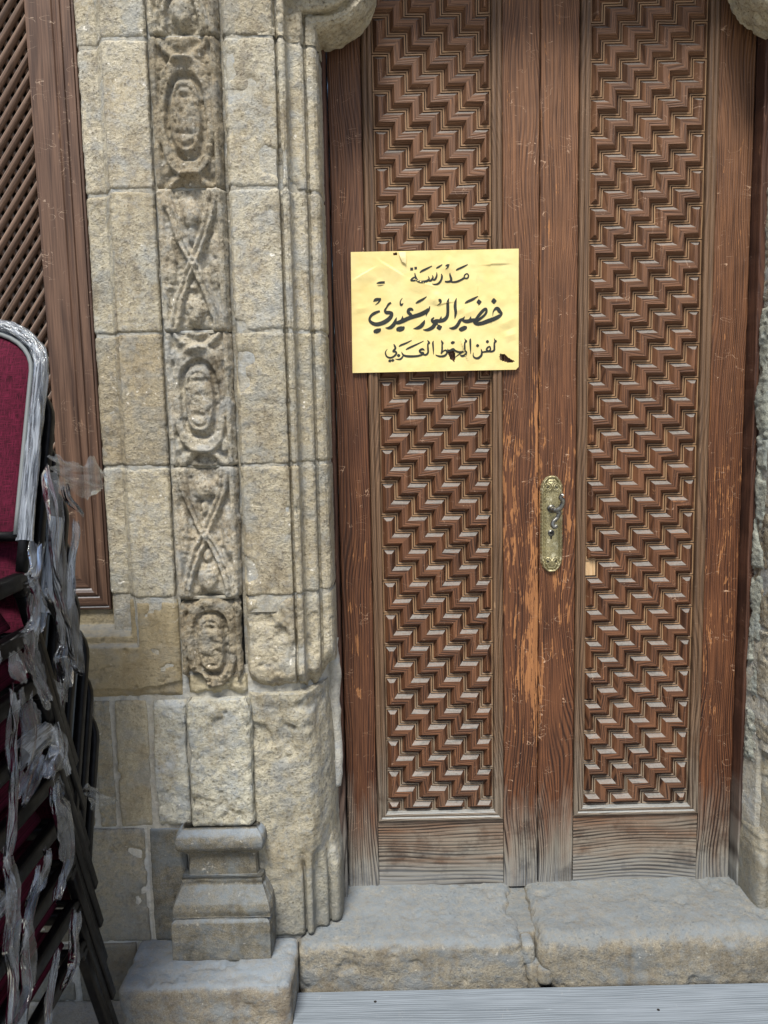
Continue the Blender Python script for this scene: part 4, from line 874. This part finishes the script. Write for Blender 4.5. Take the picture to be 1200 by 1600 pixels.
WRAPS = [
 (0,[(-0.606,-0.686,1.249,0.0109),(-0.606,-0.706,1.22,0.0151),(-0.606,-0.728,1.202,0.0127),(-0.606,-0.748,1.2,0.0083)]),
 (0,[(-0.6,-0.723,1.201,0.0053),(-0.6,-0.713,1.171,0.0096),(-0.6,-0.711,1.137,0.0118),(-0.6,-0.724,1.107,0.0042)]),
 (1,[(-0.595,-0.69,1.16,0.0054),(-0.595,-0.669,1.126,0.0088),(-0.595,-0.659,1.089,0.0111),(-0.595,-0.653,1.058,0.0078),(-0.595,-0.668,1.039,0.01),(-0.595,-0.65,1.009,0.0123),(-0.595,-0.643,0.985,0.0056)]),
 (2,[(-0.59,-0.633,1.372,0.0159),(-0.59,-0.587,1.363,0.0211),(-0.59,-0.527,1.353,0.0195),(-0.59,-0.462,1.344,0.0254),(-0.59,-0.415,1.331,0.0157)]),
 (2,[(-0.592,-0.662,1.369,0.0133),(-0.592,-0.655,1.312,0.0179),(-0.592,-0.646,1.242,0.0191),(-0.592,-0.635,1.171,0.0204),(-0.592,-0.619,1.096,0.0172),(-0.592,-0.597,1.016,0.0093),(-0.592,-0.578,0.983,0.0035)]),
 (2,[(-0.591,-0.574,1.339,0.0071),(-0.591,-0.567,1.308,0.0059),(-0.591,-0.528,1.278,0.0024)]),
 (3,[(-0.59,-0.571,1.266,0.0059),(-0.59,-0.567,1.217,0.0095),(-0.59,-0.581,1.171,0.0106),(-0.59,-0.601,1.127,0.007)]),
 (1,[(-0.604,-0.767,1.113,0.0164),(-0.604,-0.745,1.074,0.0198),(-0.604,-0.72,1.027,0.0181),(-0.604,-0.699,0.985,0.013),(-0.604,-0.69,0.972,0.0033)]),
 (1,[(-0.606,-0.737,1.176,0.0105),(-0.606,-0.737,1.149,0.0147),(-0.606,-0.737,1.122,0.0126),(-0.606,-0.766,1.119,0.0082)]),
 (2,[(-0.604,-0.794,1.089,0.01),(-0.604,-0.789,1.066,0.0141),(-0.604,-0.778,1.046,0.0102)]),
 (3,[(-0.602,-0.762,1.002,0.0247),(-0.602,-0.771,0.973,0.0276),(-0.602,-0.781,0.943,0.0254),(-0.602,-0.795,0.916,0.0201),(-0.602,-0.812,0.902,0.0079)]),
 (3,[(-0.606,-0.817,1.033,0.0079),(-0.606,-0.831,0.975,0.0088),(-0.606,-0.845,0.917,0.0096),(-0.606,-0.86,0.851,0.0095),(-0.606,-0.877,0.786,0.0084)]),
 (3,[(-0.59,-0.684,1.015,0.0109),(-0.59,-0.667,0.985,0.0122),(-0.59,-0.665,0.964,0.0089)]),
 (4,[(-0.598,-0.692,0.918,0.0087),(-0.598,-0.686,0.892,0.0153),(-0.598,-0.684,0.873,0.0197),(-0.598,-0.718,0.865,0.0128),(-0.598,-0.736,0.85,0.0063)]),
 (4,[(-0.602,-0.74,0.892,0.0063),(-0.602,-0.764,0.874,0.0144),(-0.602,-0.786,0.857,0.0182),(-0.602,-0.807,0.845,0.0099)]),
 (5,[(-0.596,-0.708,0.825,0.015),(-0.596,-0.719,0.794,0.0202),(-0.596,-0.714,0.756,0.0299),(-0.596,-0.699,0.718,0.0259),(-0.596,-0.694,0.678,0.0141),(-0.596,-0.716,0.649,0.0096),(-0.596,-0.742,0.626,0.0021)]),
 (4,[(-0.585,-0.61,0.758,0.0069),(-0.585,-0.581,0.739,0.0141),(-0.585,-0.551,0.713,0.0108),(-0.585,-0.511,0.692,0.0062),(-0.585,-0.477,0.67,0.0025)]),
 (6,[(-0.604,-0.759,0.728,0.0062),(-0.604,-0.759,0.694,0.0124),(-0.604,-0.774,0.668,0.0082)]),
 (6,[(-0.606,-0.791,0.718,0.004),(-0.606,-0.812,0.68,0.0109),(-0.606,-0.837,0.641,0.0116),(-0.606,-0.833,0.581,0.0078),(-0.606,-0.833,0.529,0.0039)]),
 (7,[(-0.6,-0.664,0.553,0.0044),(-0.6,-0.676,0.517,0.011),(-0.6,-0.678,0.474,0.0187),(-0.6,-0.694,0.453,0.013),(-0.6,-0.73,0.449,0.0042)]),
 (7,[(-0.606,-0.736,0.522,0.0063),(-0.606,-0.758,0.49,0.0083),(-0.606,-0.777,0.443,0.0092),(-0.606,-0.793,0.409,0.006)]),
 (6,[(-0.612,-0.862,0.788,0.0067),(-0.612,-0.862,0.734,0.0095),(-0.612,-0.867,0.683,0.0114),(-0.612,-0.883,0.639,0.0121),(-0.612,-0.888,0.578,0.013),(-0.612,-0.906,0.526,0.0128)]),
 (7,[(-0.61,-0.852,0.662,0.0057),(-0.61,-0.849,0.604,0.0096),(-0.61,-0.853,0.551,0.0086),(-0.61,-0.876,0.524,0.0103),(-0.61,-0.895,0.484,0.012)])]
def ink_strokes(strokes):
    V = []; F = []
    for st in strokes:
        P = smooth_path([(a, b, w) for a, b, w in st], 6); xy = np.array([s2w(a, b) for a, b, _ in P]); w = np.maximum(P[:, 2], 1.0) * .001 * (SX1 - SX0) * .62
        T = np.gradient(xy, axis=0); T /= np.linalg.norm(T, axis=1)[:, None] + 1e-9; Nn = np.stack([-T[:, 1], T[:, 0]], 1); o = len(V)
        Q = xy[:, None, :] + Nn[:, None, :] * w[:, None, None] * np.array([-1, -.4, .4, 1])[None, :, None]
        V += np.stack([Q[..., 0], SY - sign_h(Q[..., 0], Q[..., 1]) - .0007, Q[..., 1]], -1).reshape(-1, 3).tolist()
        F += (grid_faces(len(P), 4) + o).tolist()
    return V, F
for rows in INK:
    for row in rows: V, F = ink_strokes([row]); mesh_obj('pen_stroke', V, F, M_INK, sign)

# ------------------------------------------------------------------ lattice window
M_LATF = wood_mat('faded_window_wood', (0.030, 0.016, 0.012), (0.108, 0.060, 0.042), (0.26, 0.16, 0.10), 'Z', None, 0.25, 0.9, 26.0, 0.0010, dust=((.34, .37, .40), .5))
M_LATFX = wood_mat('faded_rail_wood', (0.030, 0.016, 0.012), (0.108, 0.060, 0.042), (0.26, 0.16, 0.10), 'X', None, 0.25, 0.9, 26.0, 0.0010, dust=((.34, .37, .40), .6))
M_SLAT = wood_mat('lattice_wood', (0.04, 0.024, 0.018), (0.15, 0.092, 0.068), (0.30, 0.20, 0.13), 'Z', None, 0.2, 0.3, 90.0, 0.0005, use_uv=True, dust=((.36, .34, .31), .45))
win = thing('lattice_window', (-.95, -.11, 1.0), 'wooden window with a diagonal lattice and a broad faded frame behind the stacked chairs', 'window')
SEC = [(0, -.02), (0, -.120), (.002, -.123), (.060, -.1245), (.063, -.121), (.065, -.121), (.068, -.127), (.074, -.129), (.080, -.127), (.082, -.123), (.085, -.1225), (.087, -.130), (.106, -.131), (.108, -.126), (.110, -.134), (.1145, -.134), (.1160, -.130), (.1160, -.02)]   # distance from the opening, y
def frame_run(name, fn, mat):
    V = []; ts = np.linspace(0, 1, 40)
    for t_ in ts:
        for a, y in SEC: V.append(fn(a, y, t_))
    V = np.array(V); V[:, 1] += .0008 * fbm(V[:, 0], 0, V[:, 2], 9, 3, 55); n = len(SEC)
    F = grid_faces(40, n).tolist(); return fix_normals(mesh_obj(name, V, F, mat, win))
XI, ZI = -.7870, 1.114
frame_run('frame_stile', lambda a, y, t_: (XI + a, y, (ZI - a) + (2.62 - ZI + a) * t_), M_LATF)
frame_run('bottom_rail', lambda a, y, t_: (-1.22 + (XI + a + 1.22) * t_, y, ZI - a), M_LATFX)
def slat(p0, p1, y, w, d):
    p0, p1 = np.array(p0), np.array(p1); L = np.linalg.norm(p1 - p0); dr = (p1 - p0) / L; nn = np.array([-dr[1], dr[0]]); sec = [(-.5, .5), (-.5, -.1), (-.32, -.42), (0, -.5), (.32, -.42), (.5, -.1), (.5, .5)]
    V = []; UV = []; F = []
    for t_ in (0, 1):
        for a, b in sec: q = p0 + dr * L * t_ + nn * a * w; V.append((q[0], y + b * d, q[1]))
    n = len(sec)
    for i in range(n - 1):
        F.append((i, i + 1, i + 1 + n, i + n)); u0, u1 = i * .005, i * .005 + .005; UV += [(u0, 0), (u1, 0), (u1, L), (u0, L)]
    return V, F, UV
def clip_seg(c, slope, x0, x1, z0, z1):
    pts = []                                   # z = slope*x + c
    for x in (x0, x1):
        z = slope * x + c
        if z0 <= z <= z1: pts.append((x, z))
    for z in (z0, z1):
        x = (z - c) / slope
        if x0 < x < x1: pts.append((x, z))
    return (pts[0], pts[1]) if len(pts) >= 2 and np.hypot(pts[0][0] - pts[1][0], pts[0][1] - pts[1][1]) > .03 else None
lx0, lx1, lz0, lz1 = -1.22, -.777, 1.10, 2.62; sl = 1.40; pv = .0405
for sgn, yy, dep in ((1, -.098, .013), (-1, -.084, .012)):
    cs = [z - sgn * sl * x for x in (lx0, lx1) for z in (lz0, lz1)]; c_ = min(cs)
    while c_ < max(cs):
        s_ = clip_seg(c_, sgn * sl, lx0, lx1, lz0, lz1)
        if s_: V, F, UV = slat(s_[0], s_[1], yy, .0128, dep); fix_normals(mesh_obj('lattice_slat', V, F, M_SLAT, win, True, UV))
        c_ += pv

# ------------------------------------------------------------------ stacked chairs
t = MT('black_chair_metal'); p = t.objc(); M_CHAIR = t.done(t.mix(t.mr(t.noise(p, 60, 4), .45, .7), (.0035, .0035, .004), (.008, .008, .009)), t.mr(t.noise(p, 35, 3), .3, .7, .28, .45), t.bump(t.noise(p, 300, 2), .0004, .4), .0, .12)
t = MT('burgundy_weave'); p = t.objc(); x, y, z = t.sep(p)
wx = t.noise(t.comb(t.M('MULTIPLY', x, 900.0), y, t.M('MULTIPLY', z, 60.0)), 1.0, 3, .6); wz = t.noise(t.comb(t.M('MULTIPLY', x, 60.0), y, t.M('MULTIPLY', z, 900.0)), 1.0, 3, .6)
wv = t.M('MAXIMUM', wx, wz); c = t.mix(t.mr(wv, .42, .68), (.016, .002, .005), (.11, .009, .030))
M_FAB = t.done(c, .9, t.bump(wv, .0012, .8), spec=.15)
t = MT('grey_piping'); p = t.objc(); M_PIPE = t.done((.13, .145, .15), .6)
t = MT('clear_plastic_wrap'); uu, vv, _ = t.sep(t.uv()); p = t.pos()
st = t.noise(t.comb(t.M('MULTIPLY', uu, 1.6), t.M('MULTIPLY', vv, .45), t.N('ObjectInfo').outputs['Random']), 1.6, 2, .55, .6); cr = t.vor(t.vadd(p, t.vmul(t.N('TexNoise', {'Vector': p, 'Scale': 40.0, 'Detail': 1.0}).outputs['Color'], (.02, .02, .02))), 60.0, 'F1')
nb = t.bump(t.M('ADD', t.M('MULTIPLY', st, .3), t.M('MULTIPLY', cr, .3)), .006, 1.0)
def wrap_shader(t, nb, fac, gl):
    df = t.N('BsdfDiffuse', {'Color': (.74, .82, .93, 1), 'Normal': nb}); tl_ = t.N('BsdfTranslucent', {'Color': (.70, .78, .90, 1), 'Normal': nb}); ms = t.N('MixShader', {0: .45, 1: df.outputs[0], 2: tl_.outputs[0]})
    tp = t.N('BsdfTransparent', {'Color': (.90, .93, .97, 1)}); body = t.N('MixShader', {0: fac, 1: tp.outputs[0], 2: ms.outputs[0]})
    gs = t.N('BsdfGlossy', {'Color': (.95, .97, 1, 1), 'Roughness': .12, 'Normal': nb}); fr = t.N('Fresnel', {'IOR': gl, 'Normal': nb})
    t.t.links.new(t.N('MixShader', {0: fr.outputs[0], 1: body.outputs[0], 2: gs.outputs[0]}).outputs[0], t.out.inputs[0]); return t.m
fac = t.mr(t.M('ADD', t.M('MULTIPLY', t.noise(p, 26, 1), .8), t.M('MULTIPLY', cr, .3)), .36, .74, .06, .42)
M_WRAP = wrap_shader(t, nb, fac, 1.75)
t = MT('tight_plastic_wrap'); uu, vv, _ = t.sep(t.uv())
st = t.noise(t.comb(t.M('MULTIPLY', uu, 3.0), t.M('MULTIPLY', vv, .35), 0.0), 1.0, 3, .6, .4); M_SLEEVE = wrap_shader(t, t.bump(st, .006, 1.0), t.mr(st, .38, .62, .10, .62), 1.7)

t = MT('loose_plastic_film'); uu, vv, _ = t.sep(t.uv())
st = t.noise(t.comb(t.M('MULTIPLY', uu, 1.5), t.M('MULTIPLY', vv, .5), 0.0), 1.0, 3, .6, .5); lo = t.noise(t.pos(), 24, 1)
M_FILM = wrap_shader(t, t.bump(st, .005, 1.0), t.mr(t.M('ADD', t.M('MULTIPLY', st, .5), t.M('MULTIPLY', lo, .5)), .40, .66, .02, .25), 1.5)
RX = .2065
SECR = rsquare(.25, 1.0, .62)
def upright(side):
    s = np.linspace(0, 1, 10); return [(side * RX, -.012 + .0, .36), (side * RX, .012, .43), (side * RX, .06, .55), (side * RX, .118, .70), (side * RX, .142, .762)]
LEAN = np.array([0, .362, .932])
def backpt(x, s): return np.array([x, .012, .43]) + LEAN * s
def back_outline(hw, s0, s1, r, n=9):
    pts = [(hw, s) for s in np.linspace(s0, s1 - r, 8)]
    pts += [(hw - r + r * math.cos(a), s1 - r + r * .82 * math.sin(a)) for a in np.linspace(0, math.pi / 2, n)[1:]]
    top = [(x, s1 - .18 * r + .012 * (1 - (x / (hw - r)) ** 2)) for x in np.linspace(hw - r, 0, 6)[1:]]
    half = pts + top; return half + [(-x, s) for x, s in reversed(half[:-1])]
def make_chair(label):
    g = thing('stacking_chair', (-.835, -.697, .78), label, 'chair', 'stack of banquet chairs wrapped in plastic')
    def put(name, V, F, m, smooth=True, parent=g): o = mesh_obj(name, V, F, m, parent, smooth, local=True); LOC[o.name] = LOC[g.name]; return fix_normals(o)
    for sd_ in (-1, 1):
        rail = smooth_path([(sd_ * RX, -.405, .378), (sd_ * RX, -.402, .400), (sd_ * RX, -.388, .408), (sd_ * RX, -.2, .408), (sd_ * RX, -.022, .408), (sd_ * RX, -.004, .402), (sd_ * RX, .004, .385)], 4)
        V, F = tube(rail, .0145, section=rsquare(.3, 1.0, .72)); put('side_rail', V, F, M_CHAIR)
        V, F = tube([(sd_ * RX, .0035, .388), (sd_ * RX, .04, .30), (sd_ * RX, .1, .155), (sd_ * RX, .163, .004)], .0105, section=rsquare(.35)); put('leg', V, F, M_CHAIR)
        V, F = tube([(sd_ * RX, -.405, .382), (sd_ * RX, -.420, .2), (sd_ * RX, -.437, .004)], .0105, section=rsquare(.35)); put('leg', V, F, M_CHAIR)
    for yy in (-.395, -.03):
        V, F = tube([(-RX, yy, .404), (0, yy, .404), (RX, yy, .404)], .0115, section=rsquare(.35)); put('cross_rail', V, F, M_CHAIR)
    # seat pad
    n = 30; a = np.linspace(-1, 1, n); A, B = np.meshgrid(a, a); sq = lambda q: np.sign(q) * np.abs(q) ** .8
    ex = np.maximum(np.abs(A), np.abs(B)); top = .425 + .056 * np.sqrt(np.clip(1 - ex ** 7, 0, 1)) + .004 * (1 - A**2) * (1 - B**2)
    Vt = np.stack([A * .182, -.215 + B * .195, top], -1).reshape(-1, 3); Vb = np.stack([A * .182, -.215 + B * .195, np.full_like(A, .421)], -1).reshape(-1, 3)
    rim = np.concatenate([np.arange(n), np.arange(1, n) * n + n - 1, (n - 1) * n + np.arange(n - 2, -1, -1), np.arange(n - 2, 0, -1) * n]); k = len(rim); i = np.arange(k); j = (i + 1) % k
    put('seat', np.vstack([Vt, Vb]), np.vstack([grid_faces(n, n), grid_faces(n, n, n * n, True), np.stack([rim[i], n * n + rim[i], n * n + rim[j], rim[j]], 1)]), M_FAB)
    # back: black shell, burgundy pad, tubular rim
    ol = back_outline(.2065, -.01, .478, .105); P = np.array([backpt(x, s) for x, s in ol])
    V, F = tube(P, .0105, section=rsquare(.5, 1.15, .75)); put('back_frame', V, F, M_CHAIR)
    def slab(hw, s0, s1, r, d0, d1, bulge, mat, name, nseg=8):
        ol = np.array(back_outline(hw, s0, s1, r)); cx_, cs = 0, (s0 + s1) / 2; nrm = np.array([0, -.932, .362]); rings = []
        for f in np.linspace(1, .02, nseg):
            d = d0 + (d1 - d0) * min(1, 4 * (1 - f)) ** .5 + bulge * (1 - f * f)
            rings.append([backpt(cx_ + (x - cx_) * f, cs + (s - cs) * f) + nrm * d for x, s in ol])
        G = np.array(rings); m, n_, _ = G.shape; V = G.reshape(-1, 3); F = []
        for j_ in range(m - 1):
            for i_ in range(n_): q = (i_ + 1) % n_; F.append((j_ * n_ + i_, j_ * n_ + q, (j_ + 1) * n_ + q, (j_ + 1) * n_ + i_))
        F.append(tuple((m - 1) * n_ + i_ for i_ in range(n_))); return put(name, V, F, mat)
    slab(.200, .05, .470, .10, -.006, -.016, -.002, M_CHAIR, 'back_shell')
    bp = slab(.190, .055, .455, .095, .004, .022, .006, M_FAB, 'backrest')
    ol2 = back_outline(.1935, .055, .460, .098); P2 = np.array([backpt(x, s) + np.array([0, -.932, .362]) * .008 for x, s in ol2])
    V, F = tube(P2, .0042, 8); put('piping', V, F, M_PIPE, True, bp)
    V, F = tube(np.array([backpt(x, .055 + 0 * x) for x in np.linspace(-.205, .205, 6)]), .010, 8); put('cross_rail', V, F, M_CHAIR)
    return g
CH = ['burgundy padded chair with black frame topmost of the plastic-wrapped stack', 'black-framed burgundy chair second from the top of the stack', 'black-framed burgundy chair third from the top of the stack', 'black-framed burgundy chair fourth from the top of the stack',
      'black-framed burgundy chair in the middle of the stack', 'black-framed burgundy chair fourth from the bottom of the stack', 'black-framed burgundy chair third from the bottom of the stack', 'black-framed burgundy chair second from the bottom of the stack', 'black-framed burgundy chair at the bottom of the stack standing on the ground']
chair0 = make_chair(CH[0]); chairs = [chair0]
def copy_chair(k):
    loc = np.array([-.835 + .003 * math.sin(k * 2.3), -.697 + .018 * k, .0975 * (8 - k)])
    r = chair0.copy(); link(r); r.location = loc; r['label'] = CH[k]; LOC[r.name] = loc
    for ch in list(chair0.children):
        c = ch.copy(); link(c); c.parent = r
        for gch in ch.children: d = gch.copy(); link(d); d.parent = c
    return r
for k in range(1, 9): chairs.append(copy_chair(k))
def film(pts, seed):
    """stretched scrap of film: long soft pleats gathered at one end, torn edges"""
    rg = np.random.RandomState(seed); P = smooth_path(pts, 12); m = len(P); n = 26; T = np.gradient(P[:, :3], axis=0); T /= np.linalg.norm(T, axis=1)[:, None] + 1e-9
    L = np.concatenate([[0], np.cumsum(np.linalg.norm(np.diff(P[:, :3], axis=0), axis=1))]); tt = L / L[-1]
    side = np.cross(T, (1, 0, 0)); side /= np.linalg.norm(side, axis=1)[:, None] + 1e-9
    S, J = np.meshgrid(np.linspace(-1, 1, n), np.arange(m)); W = P[J, 3] * 1.4; LL = L[J]
    edge = fbm(LL * 40, np.sign(S) * 5 + seed, 0, 1.0, 4, seed); rag = 1 + .45 * edge * np.abs(S) ** 3; U = S * W * rag
    V = P[J, :3] + side[J] * U[..., None]
    endj = fbm(S * 4 + seed, 0, 0, 1.0, 4, seed + 9) * .030 * np.minimum(1, W / .012); V += T[J] * (endj * (sstep(.7, 1, tt)[J] - sstep(.3, 0, tt)[J]))[..., None]
    k = rg.uniform(2.0, 3.6); ph = rg.uniform(0, 6)
    pl = .0055 * np.sin(S * k * 2 + ph + 1.6 * vnoise(LL * 12, S * .8, seed, seed)) * np.minimum(1, W / .010) + .004 * np.abs(vnoise(S * 6, LL * 5, seed, seed + 3)) + .009 * vnoise(LL * 14, S * .6, seed, seed + 6)
    V[..., 0] += .009 + pl; V[..., 1] += .3 * pl
    F = grid_faces(m, n); uv = np.stack([S * W * 110 + seed, LL * 9], -1).reshape(-1, 2)[F.ravel()]; return V.reshape(-1, 3), F, uv
def sleeve(path, rad, k, seed, n=22):
    """film pulled tight round a tube, in the chair's own space"""
    Pw = smooth_path(path, 8); V, F = tube(Pw, rad, n, caps=False); th = np.tile(np.arange(n), len(Pw)); ln = np.repeat(np.arange(len(Pw)), n)
    C = np.repeat(Pw, n, axis=0); d = V - C; dl = np.linalg.norm(d, axis=1)[:, None]; V = C + d * (1 + .16 * fbm(th * .9, ln * .14, seed, 1.0, 3, seed) + .20 * np.abs(vnoise(th * 1.1, ln * .05, seed, seed + 2)))[:, None]
    uv = [(i / n * 6, j * .25) for f in F for (i, j) in [(q % n, q // n) for q in f]]
    o = mesh_obj('plastic_wrap', V, F, M_SLEEVE, chairs[k], True, uv, local=True)
BR = [tuple(backpt(x, s_)) for x, s_ in back_outline(.2065, -.01, .478, .105)[1:15]]
sleeve(BR, .0126, 0, 5); sleeve([(RX, -.36, .408), (RX, -.30, .409), (RX, -.22, .408), (RX, -.15, .408)], .0195, 1, 8); sleeve([(RX, -.12, .408), (RX, -.06, .408), (RX, -.01, .407)], .020, 3, 9)
sleeve([tuple(backpt(RX, q)) for q in (.10, .16, .22, .28)], .020, 2, 12); sleeve([(RX, -.38, .408), (RX, -.30, .408), (RX, -.25, .408)], .020, 5, 13); sleeve([(RX, .03, .32), (RX, .06, .25), (RX, .08, .20)], .0165, 2, 15)
for i, (k, pts) in enumerate(WRAPS):
    V, F, uv = film(pts, 11 + i); mesh_obj('plastic_wrap', V, F, M_FILM, chairs[k], True, uv)
